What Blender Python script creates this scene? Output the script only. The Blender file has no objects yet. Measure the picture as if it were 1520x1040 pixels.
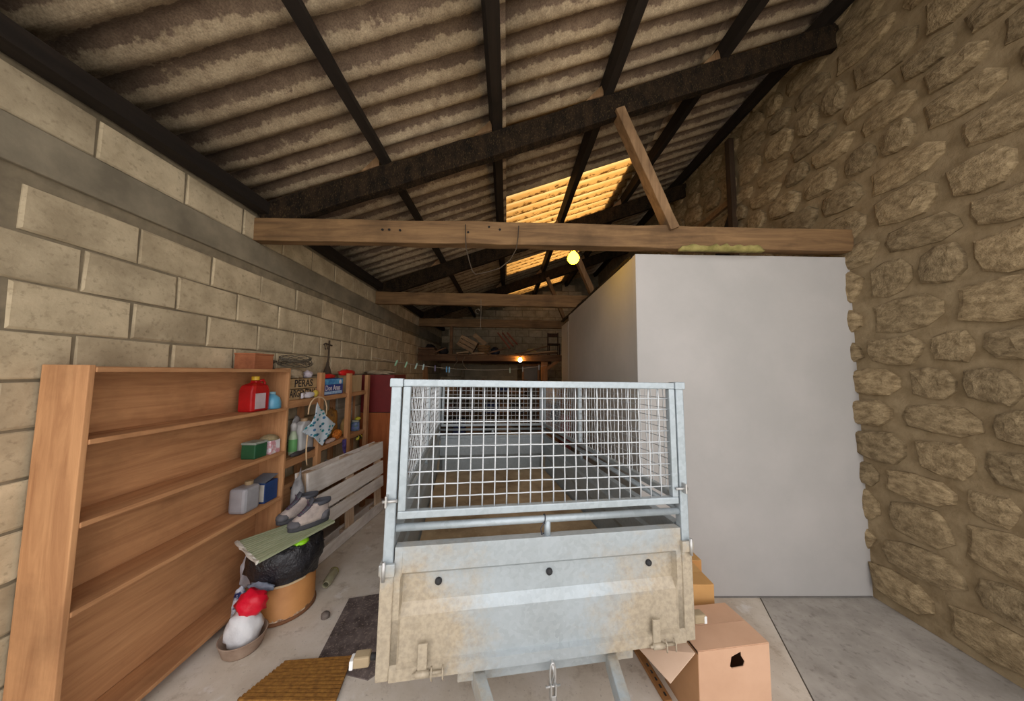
import bpy, bmesh, math, random
from mathutils import Vector, Matrix, Euler, noise, geometry
random.seed(7)
SC = bpy.context.scene
COL = SC.collection
R = math.radians

# ------------------------------------------------------------------ camera
F, CX, CY = 450.0, 760.0, 520.0          # focal length in pixels of the 1520 x 1040 frame
CAM = Vector((0, 0, 1.65))
cd = bpy.data.cameras.new('camera')
cd.sensor_fit = 'HORIZONTAL'; cd.sensor_width = 36.0; cd.lens = 36.0 * F / 1520.0
cd.clip_start = 0.02; cd.clip_end = 200
cam = bpy.data.objects.new('camera', cd); COL.objects.link(cam)
CR = (Matrix.Rotation(R(-0.9), 3, 'Z') @ Matrix.Rotation(R(94.07), 3, 'X') @ Matrix.Rotation(R(0.5), 3, 'Z'))
cam.matrix_world = Matrix.Translation(CAM) @ CR.to_4x4()
SC.camera = cam

# ------------------------------------------------------------------ light
world = bpy.data.worlds.new('sky'); SC.world = world; world.use_nodes = True
wn = world.node_tree.nodes; wl = world.node_tree.links
bg = wn['Background']; bg.inputs['Color'].default_value = (1.0, 0.965, 0.96, 1); bg.inputs['Strength'].default_value = 1.0
sd = bpy.data.lights.new('sun', 'SUN'); sd.energy = 3.0; sd.angle = R(3); sd.color = (1.0, 0.95, 0.86)
so = bpy.data.objects.new('sun', sd); COL.objects.link(so)
so.rotation_euler = (R(-40), R(12), 0)      # high over the back of the barn: it strikes the roof and the yard, not the doorway
pd = bpy.data.lights.new('door_portal', 'AREA'); pd.shape = 'RECTANGLE'; pd.size = 4.6; pd.size_y = 4.0
pd.cycles.is_portal = True
po = bpy.data.objects.new('door_portal', pd); COL.objects.link(po)
po.location = (0.39, 0.30, 1.9); po.rotation_euler = (R(90), 0, 0)
SC.view_settings.view_transform = 'Standard'
SC.view_settings.look = 'None'
SC.view_settings.gamma = 1.0
SC.view_settings.use_curve_mapping = False
SC.view_settings.exposure = 1.2
SC.cycles.max_bounces = 10
SC.cycles.diffuse_bounces = 6
SC.cycles.sample_clamp_indirect = 6

# ------------------------------------------------------------------ pixel helpers
def ray(x, y): return CR @ Vector(((x - CX) / F, -(y - CY) / F, -1.0))
def atX(x, y, X): d = ray(x, y); return CAM + d * (X / d.x)
def atY(x, y, Y): d = ray(x, y); return CAM + d * (Y / d.y)
def atZ(x, y, Z): d = ray(x, y); return CAM + d * ((Z - CAM.z) / d.z)

# ------------------------------------------------------------------ mesh helpers
class MB:
    def __init__(s): s.v = []; s.f = []
    def add(s, vs, fs):
        n = len(s.v); s.v += [Vector(a) for a in vs]; s.f += [tuple(i + n for i in f) for f in fs]; return s
    def box(s, x0, x1, y0, y1, z0, z1):
        return s.add([(x0,y0,z0),(x1,y0,z0),(x1,y1,z0),(x0,y1,z0),(x0,y0,z1),(x1,y0,z1),(x1,y1,z1),(x0,y1,z1)],
                     [(0,3,2,1),(4,5,6,7),(0,1,5,4),(1,2,6,5),(2,3,7,6),(3,0,4,7)])
    def bar(s, p, q, w, h, up=(0,0,1), seg=1, jit=0.0):
        p, q = Vector(p), Vector(q); d = (q - p).normalized(); up = Vector(up)
        sx = d.cross(up).normalized(); sz = sx.cross(d).normalized()
        vs = []; fs = []
        for k in range(seg + 1):
            c = p.lerp(q, k / seg)
            for a, b in ((-1,-1),(1,-1),(1,1),(-1,1)):
                vs.append(c + sx*(a*w/2 + random.uniform(-jit,jit)) + sz*(b*h/2 + random.uniform(-jit,jit)))
        for k in range(seg):
            for i in range(4):
                a = k*4 + i; b = k*4 + (i+1) % 4
                fs.append((a, b, b+4, a+4))
        fs.append((3,2,1,0)); e = seg*4; fs.append((e,e+1,e+2,e+3))
        return s.add(vs, fs)
    def tube(s, pts, r, n=6, closed=False, cap=True):
        pts = [Vector(p) for p in pts]; m = len(pts); vs = []; fs = []
        rr = r if isinstance(r, (list, tuple)) else [r]*m
        prev = None
        for k in range(m):
            a = pts[(k-1) % m] if (closed or k > 0) else pts[k]
            b = pts[(k+1) % m] if (closed or k < m-1) else pts[k]
            d = (b - a).normalized()
            u = prev if prev is not None else (Vector((0,0,1)) if abs(d.z) < .9 else Vector((1,0,0)))
            sx = d.cross(u)
            if sx.length < 1e-5: sx = d.cross(Vector((1,0,0.3)))
            sx.normalize(); sz = sx.cross(d).normalized(); prev = sz
            for i in range(n):
                t = 2*math.pi*(i+.5)/n
                vs.append(pts[k] + sx*math.cos(t)*rr[k] + sz*math.sin(t)*rr[k])
        for k in range(m if closed else m-1):
            for i in range(n):
                a = k*n+i; b = k*n+(i+1) % n; c = ((k+1) % m)*n
                fs.append((a, b, c+(i+1) % n, c+i))
        if cap and not closed:
            fs.append(tuple(range(n-1,-1,-1))); fs.append(tuple((m-1)*n+i for i in range(n)))
        return s.add(vs, fs)
    def loft(s, rings, cap0=True, cap1=True):
        n = len(rings[0]); vs = [p for r in rings for p in r]; fs = []
        for k in range(len(rings)-1):
            for i in range(n):
                a = k*n+i; b = k*n+(i+1) % n
                fs.append((a, b, b+n, a+n))
        if cap0: fs.append(tuple(range(n-1,-1,-1)))
        if cap1: fs.append(tuple((len(rings)-1)*n+i for i in range(n)))
        return s.add(vs, fs)
    def lathe(s, prof, c, n=20, M=None):
        c = Vector(c); rings = []
        for r, z in prof:
            ring = []
            for i in range(n):
                t = 2*math.pi*i/n; p = Vector((r*math.cos(t), r*math.sin(t), z))
                if M is not None: p = M @ p
                ring.append(c + p)
            rings.append(ring)
        return s.loft(rings)
    def prism(s, poly, ext):
        e = Vector(ext); n = len(poly); a = [Vector(p) for p in poly]; b = [p+e for p in a]
        fs = [tuple(range(n-1,-1,-1)), tuple(range(n,2*n))] + [(i,(i+1)%n,n+(i+1)%n,n+i) for i in range(n)]
        return s.add(a+b, fs)
    def grid(s, fn, nu, nv):
        vs = [fn(i/nu, j/nv) for j in range(nv+1) for i in range(nu+1)]
        fs = [(j*(nu+1)+i, j*(nu+1)+i+1, (j+1)*(nu+1)+i+1, (j+1)*(nu+1)+i) for j in range(nv) for i in range(nu)]
        return s.add(vs, fs)
    def blob(s, c, r, amp=.15, sc=3.0, seed=0, n=3, flat=None, crease=0.0):
        bm = bmesh.new(); bmesh.ops.create_icosphere(bm, subdivisions=n, radius=1.0)
        vs = []
        for v in bm.verts:
            d = v.co.normalized(); q = d*sc + Vector((seed*7.3, seed*1.7, seed*3.1))
            k = 1 + amp*noise.noise(q) + crease*(abs(noise.noise(q*2.3)) - .25)
            p = Vector((d.x*r[0], d.y*r[1], d.z*r[2]))*k
            if flat is not None and p.z < -flat: p.z = -flat + (p.z+flat)*.06
            vs.append(Vector(c) + p)
        fs = [tuple(v.index for v in f.verts) for f in bm.faces]; bm.free()
        return s.add(vs, fs)
    def xf(s, M):
        s.v = [M @ p for p in s.v]; return s
    def mesh(s, name, off=None):
        me = bpy.data.meshes.new(name)
        me.from_pydata([(p if off is None else p-off) for p in s.v], [], s.f); me.update(); return me

WM = {}     # world matrix of every parent
def wmat(o): return WM[o.name]
def tag(o, label=None, cat=None, group=None, kind=None):
    if label: o['label'] = label
    if cat: o['category'] = cat
    if group: o['group'] = group
    if kind: o['kind'] = kind
    return o
def thing(name, label, cat, loc, group=None, rot=None):
    o = bpy.data.objects.new(name, None); o.empty_display_size = .1; COL.objects.link(o)
    M = Matrix.Translation(Vector(loc))
    if rot is not None: M = M @ rot.to_4x4()
    o.location = loc
    if rot is not None: o.rotation_euler = rot.to_euler()
    WM[o.name] = M
    return tag(o, label, cat, group)
def recalc(me):
    bm = bmesh.new(); bm.from_mesh(me); bmesh.ops.recalc_face_normals(bm, faces=bm.faces[:]); bm.to_mesh(me); bm.free()
def finish(o, me, mat, smooth, bevel, solid=0.0, sub=0):
    if mat is not None: me.materials.append(mat)
    recalc(me)
    if smooth:
        me.polygons.foreach_set('use_smooth', [True]*len(me.polygons))
    if solid:
        m = o.modifiers.new('thickness', 'SOLIDIFY'); m.thickness = solid; m.offset = 0
    if bevel:
        m = o.modifiers.new('bevel', 'BEVEL'); m.width = bevel; m.segments = 2; m.limit_method = 'ANGLE'; m.angle_limit = R(40)
    if sub:
        m = o.modifiers.new('sub', 'SUBSURF'); m.levels = sub; m.render_levels = sub
def part(mb, name, mat, parent, smooth=False, bevel=0.0, local=False, label=None, kind=None, solid=0.0, sub=0):
    if not local: mb.xf(wmat(parent).inverted())
    me = mb.mesh(name); o = bpy.data.objects.new(name, me); COL.objects.link(o)
    o.parent = parent; WM[o.name] = wmat(parent)
    finish(o, me, mat, smooth, bevel, solid, sub)
    return tag(o, label, kind=kind)
def single(mb, name, mat, label=None, cat=None, group=None, kind=None, smooth=False, bevel=0.0, solid=0.0, sub=0, origin=None):
    xs = [p.x for p in mb.v]; ys = [p.y for p in mb.v]; zs = [p.z for p in mb.v]
    off = Vector(((min(xs)+max(xs))/2, (min(ys)+max(ys))/2, min(zs))) if origin is None else Vector(origin)
    me = mb.mesh(name, off); o = bpy.data.objects.new(name, me); COL.objects.link(o); o.location = off
    WM[o.name] = Matrix.Translation(off)
    finish(o, me, mat, smooth, bevel, solid, sub)
    return tag(o, label, cat, group, kind)
def inst(name, me, parent, loc, rot=None, scale=None):
    o = bpy.data.objects.new(name, me); COL.objects.link(o); o.parent = parent; o.location = loc
    if rot: o.rotation_euler = rot
    if scale: o.scale = scale
    return o
def text_mesh(s, size, M, extrude=.0006, bold=0.0):
    cu = bpy.data.curves.new('lettering', 'FONT'); cu.body = s; cu.size = size; cu.extrude = extrude; cu.offset = bold
    cu.align_x = 'CENTER'; cu.align_y = 'CENTER'; cu.resolution_u = 3
    t = bpy.data.objects.new('lettering', cu); COL.objects.link(t)
    dg = bpy.context.evaluated_depsgraph_get()
    me = bpy.data.meshes.new_from_object(t.evaluated_get(dg))
    mb = MB().add([M @ v.co for v in me.vertices], [tuple(p.vertices) for p in me.polygons])
    bpy.data.objects.remove(t); bpy.data.curves.remove(cu); bpy.data.meshes.remove(me)
    return mb
def sheet_poly(poly, fn, step=.02):
    """triangulated sheet inside a 2-D outline; fn(u, v) gives the point in space"""
    us = [p[0] for p in poly]; vs = [p[1] for p in poly]
    pts = []; n = len(poly)
    for i in range(n):
        a, b = Vector(poly[i]), Vector(poly[(i+1) % n]); k = max(1, int((b-a).length/step))
        for j in range(k): pts.append(a.lerp(b, j/k))
    nb = len(pts); edges = [(i, (i+1) % nb) for i in range(nb)]
    u = min(us) + step
    while u < max(us):
        v = min(vs) + step
        while v < max(vs):
            pts.append(Vector((u + random.uniform(-.2,.2)*step, v + random.uniform(-.2,.2)*step))); v += step
        u += step
    vo, _, fo, *_ = geometry.delaunay_2d_cdt(pts, edges, [tuple(range(nb))], 1, 1e-6)
    return MB().add([fn(p[0], p[1]) for p in vo], [tuple(f) for f in fo])

# ------------------------------------------------------------------ materials
def nt(name):
    m = bpy.data.materials.new(name); m.use_nodes = True
    return m, m.node_tree.nodes, m.node_tree.links, m.node_tree.nodes['Principled BSDF']
def coords(n, l, stretch=(1,1,1), rnd=True):
    tc = n.new('ShaderNodeTexCoord'); mp = n.new('ShaderNodeMapping'); mp.inputs['Scale'].default_value = stretch
    if rnd:
        oi = n.new('ShaderNodeObjectInfo'); ml = n.new('ShaderNodeMath'); ml.operation = 'MULTIPLY'; ml.inputs[1].default_value = 37.0
        l.new(oi.outputs['Random'], ml.inputs[0])
        ad = n.new('ShaderNodeVectorMath'); ad.operation = 'ADD'
        l.new(tc.outputs['Object'], ad.inputs[0]); l.new(ml.outputs[0], ad.inputs[1]); l.new(ad.outputs[0], mp.inputs['Vector'])
    else:
        l.new(tc.outputs['Object'], mp.inputs['Vector'])
    return tc, mp
def nz(n, l, vec, scale, detail=6, rough=.6, dist=0):
    t = n.new('ShaderNodeTexNoise'); t.inputs['Scale'].default_value = scale; t.inputs['Detail'].default_value = detail
    t.inputs['Roughness'].default_value = rough; t.inputs['Distortion'].default_value = dist
    l.new(vec, t.inputs['Vector']); return t.outputs['Fac']
def ramp(n, l, fac, stops):
    r = n.new('ShaderNodeValToRGB'); e = r.color_ramp.elements
    while len(e) < len(stops): e.new(.5)
    for k, (p, c) in enumerate(stops):
        e[k].position = p; e[k].color = (c[0], c[1], c[2], 1) if not isinstance(c, (int, float)) else (c, c, c, 1)
    l.new(fac, r.inputs['Fac']); return r.outputs['Color']
def mix(n, l, fac, a, b):
    m = n.new('ShaderNodeMix'); m.data_type = 'RGBA'
    for sock, v in ((m.inputs['Factor'], fac), (m.inputs['A'], a), (m.inputs['B'], b)):
        pass
    def put(s, v):
        if hasattr(v, 'is_output'): l.new(v, s)
        elif isinstance(v, (int, float)): s.default_value = v
        else: s.default_value = (v[0], v[1], v[2], 1)
    put(m.inputs[0], fac); put(m.inputs[6], a); put(m.inputs[7], b)
    return m.outputs[2]
def bump(n, l, bs, h, strength, dist=.01):
    b = n.new('ShaderNodeBump'); b.inputs['Strength'].default_value = strength; b.inputs['Distance'].default_value = dist
    l.new(h, b.inputs['Height']); l.new(b.outputs['Normal'], bs.inputs['Normal'])
def val_rand(n, l, col, amt):
    oi = n.new('ShaderNodeObjectInfo'); mr = n.new('ShaderNodeMapRange')
    mr.inputs['To Min'].default_value = 1-amt; mr.inputs['To Max'].default_value = 1+amt
    l.new(oi.outputs['Random'], mr.inputs['Value'])
    hs = n.new('ShaderNodeHueSaturation'); l.new(mr.outputs[0], hs.inputs['Value']); l.new(col, hs.inputs['Color'])
    return hs.outputs['Color']
def sRGB(r, g, b):
    def c(u):
        u /= 255.0
        return u/12.92 if u <= .04045 else ((u+.055)/1.055)**2.4
    return (c(r), c(g), c(b))
MATS = {}
def M_(name, c1, c2, scale=6, rough=.75, metal=0.0, bp=.2, stretch=(1,1,1), rnd=.0, lo=.35, hi=.65, bscale=None, spec=.4, dist=.004, fine=None):
    if name in MATS: return MATS[name]
    m, n, l, b = nt(name); tc, mp = coords(n, l, stretch)
    f1 = nz(n, l, mp.outputs[0], scale); col = ramp(n, l, f1, [(lo, c1), (hi, c2)])
    if fine:
        f3 = nz(n, l, mp.outputs[0], scale*9, 4); col = mix(n, l, ramp(n, l, f3, [(.55, 0.0), (.75, fine[1])]), col, fine[0])
    if rnd: col = val_rand(n, l, col, rnd)
    l.new(col, b.inputs['Base Color']); b.inputs['Roughness'].default_value = rough; b.inputs['Metallic'].default_value = metal
    b.inputs['Specular IOR Level'].default_value = spec
    if bp: bump(n, l, b, nz(n, l, mp.outputs[0], bscale or scale*4), bp, dist)
    MATS[name] = m; return m
def plain(name, c, rough=.5, metal=0.0, spec=.5):
    d = tuple(x*.8 for x in c)
    return M_(name, d, c, 9, rough, metal, .05, spec=spec)
def wood(name, c1, c2, axis, rnd=.12, rough=.8, bp=.35, knots=True):
    """grain along the given axis"""
    if name in MATS: return MATS[name]
    st = {'x': (1.2,14,14), 'y': (14,1.2,14), 'z': (14,14,1.2)}[axis]
    m, n, l, b = nt(name); tc, mp = coords(n, l, st)
    f1 = nz(n, l, mp.outputs[0], 1.6, 8, .65, .6); col = ramp(n, l, f1, [(.3, c1), (.7, c2)])
    mp2 = n.new('ShaderNodeMapping'); l.new(tc.outputs['Object'], mp2.inputs['Vector'])
    f2 = nz(n, l, mp2.outputs[0], 2.6, 5)
    col = mix(n, l, ramp(n, l, f2, [(.5, 0.0), (.72, .55)]), col, tuple(x*.55 for x in c1))
    if rnd: col = val_rand(n, l, col, rnd)
    l.new(col, b.inputs['Base Color']); b.inputs['Roughness'].default_value = rough; b.inputs['Specular IOR Level'].default_value = .25
    bump(n, l, b, f1, bp, .004)
    MATS[name] = m; return m
# ------------------------------------------------------------------ special materials
PITCH = .177
def roof_mat():
    m, n, l, b = nt('fibre_cement_roof'); tc, mp = coords(n, l, (1,1,1), False)
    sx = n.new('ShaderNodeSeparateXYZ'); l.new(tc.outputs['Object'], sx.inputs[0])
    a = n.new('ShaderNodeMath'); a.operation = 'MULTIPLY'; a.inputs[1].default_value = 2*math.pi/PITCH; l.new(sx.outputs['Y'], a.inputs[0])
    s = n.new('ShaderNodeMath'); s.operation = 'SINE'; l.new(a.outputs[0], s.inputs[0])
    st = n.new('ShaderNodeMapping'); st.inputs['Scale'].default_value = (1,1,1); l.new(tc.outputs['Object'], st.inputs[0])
    n1 = nz(n, l, st.outputs[0], 26, 5, .7)
    st2 = n.new('ShaderNodeMapping'); st2.inputs['Scale'].default_value = (.45,1.6,1); l.new(tc.outputs['Object'], st2.inputs[0])
    n2 = nz(n, l, st2.outputs[0], 3.0, 4, .6)
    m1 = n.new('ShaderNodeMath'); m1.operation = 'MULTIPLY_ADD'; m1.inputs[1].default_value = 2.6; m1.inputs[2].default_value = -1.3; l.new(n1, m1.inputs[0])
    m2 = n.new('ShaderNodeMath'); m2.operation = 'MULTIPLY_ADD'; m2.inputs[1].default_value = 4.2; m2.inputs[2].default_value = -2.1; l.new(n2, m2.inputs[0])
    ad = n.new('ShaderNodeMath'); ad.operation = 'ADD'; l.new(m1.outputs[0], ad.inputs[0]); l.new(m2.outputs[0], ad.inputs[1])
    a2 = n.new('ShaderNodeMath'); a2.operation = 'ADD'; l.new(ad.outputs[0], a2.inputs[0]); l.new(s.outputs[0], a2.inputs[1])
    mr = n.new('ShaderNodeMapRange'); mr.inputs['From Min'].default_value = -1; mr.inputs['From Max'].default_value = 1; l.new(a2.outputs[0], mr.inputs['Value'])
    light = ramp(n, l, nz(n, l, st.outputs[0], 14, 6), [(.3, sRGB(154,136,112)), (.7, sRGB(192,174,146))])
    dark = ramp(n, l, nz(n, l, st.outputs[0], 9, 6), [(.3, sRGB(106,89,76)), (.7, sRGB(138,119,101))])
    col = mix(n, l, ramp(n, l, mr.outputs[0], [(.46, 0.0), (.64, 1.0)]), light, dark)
    sp = ramp(n, l, nz(n, l, st.outputs[0], 120, 3, .7), [(.3, .62), (.7, 1.2)])
    mm = n.new('ShaderNodeMix'); mm.data_type = 'RGBA'; mm.blend_type = 'MULTIPLY'; mm.inputs[0].default_value = 1
    l.new(col, mm.inputs[6]); l.new(sp, mm.inputs[7])
    l.new(val_rand(n, l, mm.outputs[2], .12), b.inputs['Base Color']); b.inputs['Roughness'].default_value = .95; b.inputs['Specular IOR Level'].default_value = .15
    bump(n, l, b, n1, .3, .003)
    return m
def skylight_mat():
    m, n, l, b = nt('translucent_roof_sheet'); tc, mp = coords(n, l, (1,1,1), False)
    mp.inputs['Scale'].default_value = (1, 2.5, 1)
    f = nz(n, l, mp.outputs[0], 14, 6, .75)
    g = nz(n, l, mp.outputs[0], 2.2, 4)
    base = ramp(n, l, g, [(.35, (.80,.62,.36)), (.65, (.88,.78,.56))])
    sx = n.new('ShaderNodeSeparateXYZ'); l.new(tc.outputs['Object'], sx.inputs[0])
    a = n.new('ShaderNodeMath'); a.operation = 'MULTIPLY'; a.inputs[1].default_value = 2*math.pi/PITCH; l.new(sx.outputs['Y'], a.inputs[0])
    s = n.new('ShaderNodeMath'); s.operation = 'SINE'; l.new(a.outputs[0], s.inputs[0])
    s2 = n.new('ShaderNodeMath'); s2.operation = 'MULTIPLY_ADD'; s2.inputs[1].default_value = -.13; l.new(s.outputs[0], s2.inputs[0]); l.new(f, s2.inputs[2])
    base = mix(n, l, ramp(n, l, s.outputs[0], [(.1, .0), (.9, .55)]), (.66,.46,.22), base)   # amber tint in the troughs, following the corrugation
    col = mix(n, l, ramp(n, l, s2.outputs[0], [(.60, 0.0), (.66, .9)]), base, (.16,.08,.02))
    tr = n.new('ShaderNodeBsdfTranslucent'); l.new(col, tr.inputs['Color'])
    df = n.new('ShaderNodeBsdfDiffuse'); l.new(col, df.inputs['Color'])
    mx = n.new('ShaderNodeMixShader'); mx.inputs[0].default_value = .2; l.new(tr.outputs[0], mx.inputs[1]); l.new(df.outputs[0], mx.inputs[2])
    l.new(mx.outputs[0], n['Material Output'].inputs['Surface'])
    return m
def galv_mat(name, dirty):
    m, n, l, b = nt(name); tc, mp = coords(n, l, (1,1,1), False)
    vo = n.new('ShaderNodeTexVoronoi'); vo.inputs['Scale'].default_value = 60; l.new(tc.outputs['Object'], vo.inputs['Vector'])
    sp = ramp(n, l, vo.outputs['Color'], [(.2, sRGB(154,164,169)), (.8, sRGB(166,176,181))])
    f = nz(n, l, tc.outputs['Object'], 5, 7, .65)
    col = mix(n, l, ramp(n, l, f, [(.35, 0.0), (.7, .6)]), sp, sRGB(176,188,196))
    f2 = nz(n, l, tc.outputs['Object'], 38, 4, .8)
    col = mix(n, l, ramp(n, l, f2, [(.66, 0.0), (.72, .5)]), col, sRGB(196,204,208))
    if dirty:
        sx = n.new('ShaderNodeSeparateXYZ'); l.new(tc.outputs['Object'], sx.inputs[0])
        # dried mud thrown up over the lower corners of the board: thick at the wheel side, thin in the middle
        ab = n.new('ShaderNodeMath'); ab.operation = 'ABSOLUTE'; l.new(sx.outputs['X'], ab.inputs[0])
        e = n.new('ShaderNodeMapRange'); e.inputs['From Min'].default_value = .12; e.inputs['From Max'].default_value = .66; l.new(ab.outputs[0], e.inputs['Value'])
        z = n.new('ShaderNodeMapRange'); z.inputs['From Min'].default_value = dirty[0]; z.inputs['From Max'].default_value = dirty[1]
        z.inputs['To Min'].default_value = 1; z.inputs['To Max'].default_value = 0; l.new(sx.outputs['Z'], z.inputs['Value'])
        mu = n.new('ShaderNodeMath'); mu.operation = 'MULTIPLY'; l.new(e.outputs[0], mu.inputs[0]); l.new(z.outputs[0], mu.inputs[1])
        f3 = nz(n, l, tc.outputs['Object'], 7, 7, .75)
        a2 = n.new('ShaderNodeMath'); a2.operation = 'MULTIPLY_ADD'; a2.inputs[1].default_value = 1.1; l.new(mu.outputs[0], a2.inputs[0]); l.new(f3, a2.inputs[2])
        k = ramp(n, l, a2.outputs[0], [(.62, .08), (1.0, .85)])
        mud = ramp(n, l, nz(n, l, tc.outputs['Object'], 60, 4), [(.35, sRGB(150,134,108)), (.6, sRGB(172,155,127))])
        col = mix(n, l, k, col, mud)
        inv = n.new('ShaderNodeMath'); inv.operation = 'MULTIPLY_ADD'; inv.inputs[1].default_value = -.35; inv.inputs[2].default_value = .35; l.new(k, inv.inputs[0])
        l.new(inv.outputs[0], b.inputs['Metallic'])
    else:
        b.inputs['Metallic'].default_value = .4
    l.new(col, b.inputs['Base Color']); b.inputs['Roughness'].default_value = .5
    bump(n, l, b, f2, .06, .002)
    return m
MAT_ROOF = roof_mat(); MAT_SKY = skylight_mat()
GALV = galv_mat('galvanised_steel', None)
MAT_BLOCK = M_('concrete_block', sRGB(162,147,120), sRGB(198,182,152), 5, .95, 0, .5, rnd=.13, bscale=60, fine=(sRGB(110,96,74), .5))
MAT_MORTAR = M_('mortar', sRGB(110,100,82), sRGB(138,126,104), 9, .95, 0, .4)
MAT_RING = M_('cast_concrete', sRGB(112,104,88), sRGB(142,132,112), 4, .95, 0, .4, bscale=30)
MAT_STONE = M_('rubble_stone', sRGB(118,100,72), sRGB(166,146,112), 7, .95, 0, .9, rnd=.2, bscale=22, dist=.012, fine=(sRGB(70,54,36), .8))
MAT_EARTH = M_('earth_mortar', sRGB(122,104,76), sRGB(150,132,102), 8, 1, 0, .8, bscale=25, dist=.01)
MAT_PLASTER = M_('white_board', sRGB(170,168,165), sRGB(181,178,175), 1.5, .8, 0, .06, bscale=30, spec=.25)
BW1, BW2 = sRGB(92,70,48), sRGB(138,108,74)
OLDX = wood('old_beam_wood_x', BW1, BW2, 'x'); OLDZ = wood('old_beam_wood_z', sRGB(104,80,56), sRGB(148,118,86), 'z')
DK1, DK2 = sRGB(22,17,12), sRGB(58,43,28)
DARKX = M_('sooty_rafter', sRGB(20,16,12), sRGB(46,35,24), 7, .95, 0, .7, stretch=(2.5,1,1), bscale=30, dist=.01, spec=.15, fine=(sRGB(96,78,50), .75)); DARKY = wood('sooty_purlin_y', sRGB(28,23,19), sRGB(44,36,29), 'y')
FOAM = M_('old_foam', sRGB(120,112,60), sRGB(160,148,90), 14, .9, 0, .8)

def floor_mat():
    m, n, l, b = nt('concrete_floor'); tc, mp = coords(n, l, (1,1,1), False)
    f = nz(n, l, tc.outputs['Object'], 1.6, 8, .65); col = ramp(n, l, f, [(.3, sRGB(184,170,154)), (.5, sRGB(206,196,182)), (.7, sRGB(222,214,206))])
    f2 = nz(n, l, tc.outputs['Object'], 7, 6, .7); col = mix(n, l, ramp(n, l, f2, [(.55, 0.0), (.75, .6)]), col, sRGB(120,96,70))
    f3 = nz(n, l, tc.outputs['Object'], 55, 3, .7); col = mix(n, l, ramp(n, l, f3, [(.62, 0.0), (.72, .5)]), col, sRGB(110,100,90))
    f4 = nz(n, l, tc.outputs['Object'], 4.3, 5, .6); col = mix(n, l, ramp(n, l, f4, [(.62, 0.0), (.68, .6)]), col, sRGB(222,218,214))
    l.new(col, b.inputs['Base Color']); b.inputs['Roughness'].default_value = .85; b.inputs['Specular IOR Level'].default_value = .25
    bump(n, l, b, f2, .25, .01); return m
MAT_FLOOR = floor_mat()

# ------------------------------------------------------------------ the setting
XL, XR, YB, YF = -1.96, 2.74, 9.0, 0.35
def zr(x): return 3.62 + .3556*x           # top of the rafters
SEC = math.sqrt(1 + .3556**2)
# floor: two cast slabs with an open joint beside the white partition
jt = [(1.905, 2.36), (1.28, .985)]
dj = Vector((jt[1][0]-jt[0][0], jt[1][1]-jt[0][1])); k = (YF - jt[0][1])/dj.y
jb = (jt[0][0] + dj.x*k, YF); k2 = (YB - jt[0][1])/dj.y; jtop = (1.905, 2.37)
fl = MB().prism([(XL-.2,YF,-.1),(jb[0]-.005,YF,-.1),(jtop[0]-.005,jtop[1],-.1),(jtop[0]-.005,YB+.2,-.1),(XL-.2,YB+.2,-.1)], (0,0,.1))
floor = single(fl, 'floor', MAT_FLOOR, kind='structure', origin=(0,0,0))
part(MB().prism([(jb[0]+.005,YF,-.1),(XR+.2,YF,-.1),(XR+.2,YB+.2,-.1),(jtop[0]+.005,YB+.2,-.1),(jtop[0]+.005,jtop[1],-.1)], (0,0,.098)), 'slab', M_('grey_slab', sRGB(140,134,126), sRGB(178,172,164), 3, .9, 0, .3, bscale=25, fine=(sRGB(96,88,80), .5)), floor)
single(MB().box(-14,14,-16,YF,-.16,-.02), 'floor_yard', M_('yard_concrete', sRGB(176,172,164), sRGB(200,196,188), 2, .95), kind='structure', origin=(0,0,0))

# block walls: every block a piece of its own on a mortar core
def block_mesh(w, h, d, seed):
    random.seed(seed); b = MB(); j = lambda: random.uniform(-.004, .004)
    c = .006
    ring = lambda z, q: [(-w/2+q+j(), z, -h/2+q+j()), (w/2-q+j(), z, -h/2+q+j()), (w/2-q+j(), z, h/2-q+j()), (-w/2+q+j(), z, h/2-q+j())]
    b.loft([[Vector(p) for p in ring(d, 0)], [Vector(p) for p in ring(c, 0)], [Vector(p) for p in ring(0, c)]], cap0=False)
    me = b.mesh('block'); me.materials.append(MAT_BLOCK); recalc(me); return me
BLK = [block_mesh(.388, .188, .05, s) for s in range(5)]
BLKH = block_mesh(.188, .188, .05, 11)
random.seed(3)
wall_l = single(MB().box(XL-.22, XL-.008, YF, YB+.2, 0, 2.99), 'wall_left', MAT_MORTAR, kind='structure', origin=(XL, 0, 0))
rows = [(.1 + .2*i) for i in range(12)] + [2.742]
for r_, z in enumerate(rows):
    y = 1.0 + (.2 if r_ % 2 else 0)
    while y < YB:
        o = inst('block', random.choice(BLK), wall_l, (random.uniform(-.003,.004), y+.2, z), (0,0,R(90)))
        y += .4
part(MB().box(XL-.05, XL+.012, YF, YB, 2.455, 2.64), 'ring_beam', MAT_RING, wall_l, bevel=.006, label='grey cast concrete band along the top of the block wall')
wall_b = single(MB().box(XL-.2, XR+.2, YB+.008, YB+.2, 0, 4.7), 'wall_back', MAT_MORTAR, kind='structure', origin=(0, YB, 0))
for r_ in range(21):
    z = .9 + .2*r_; x = XL + (.2 if r_ % 2 else 0)
    while x < min(1.9, XR-.2):
        if z < zr(x): inst('block', random.choice(BLK), wall_b, (x+.2, random.uniform(-.004,.003), z+.1), None)
        x += .4
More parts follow.
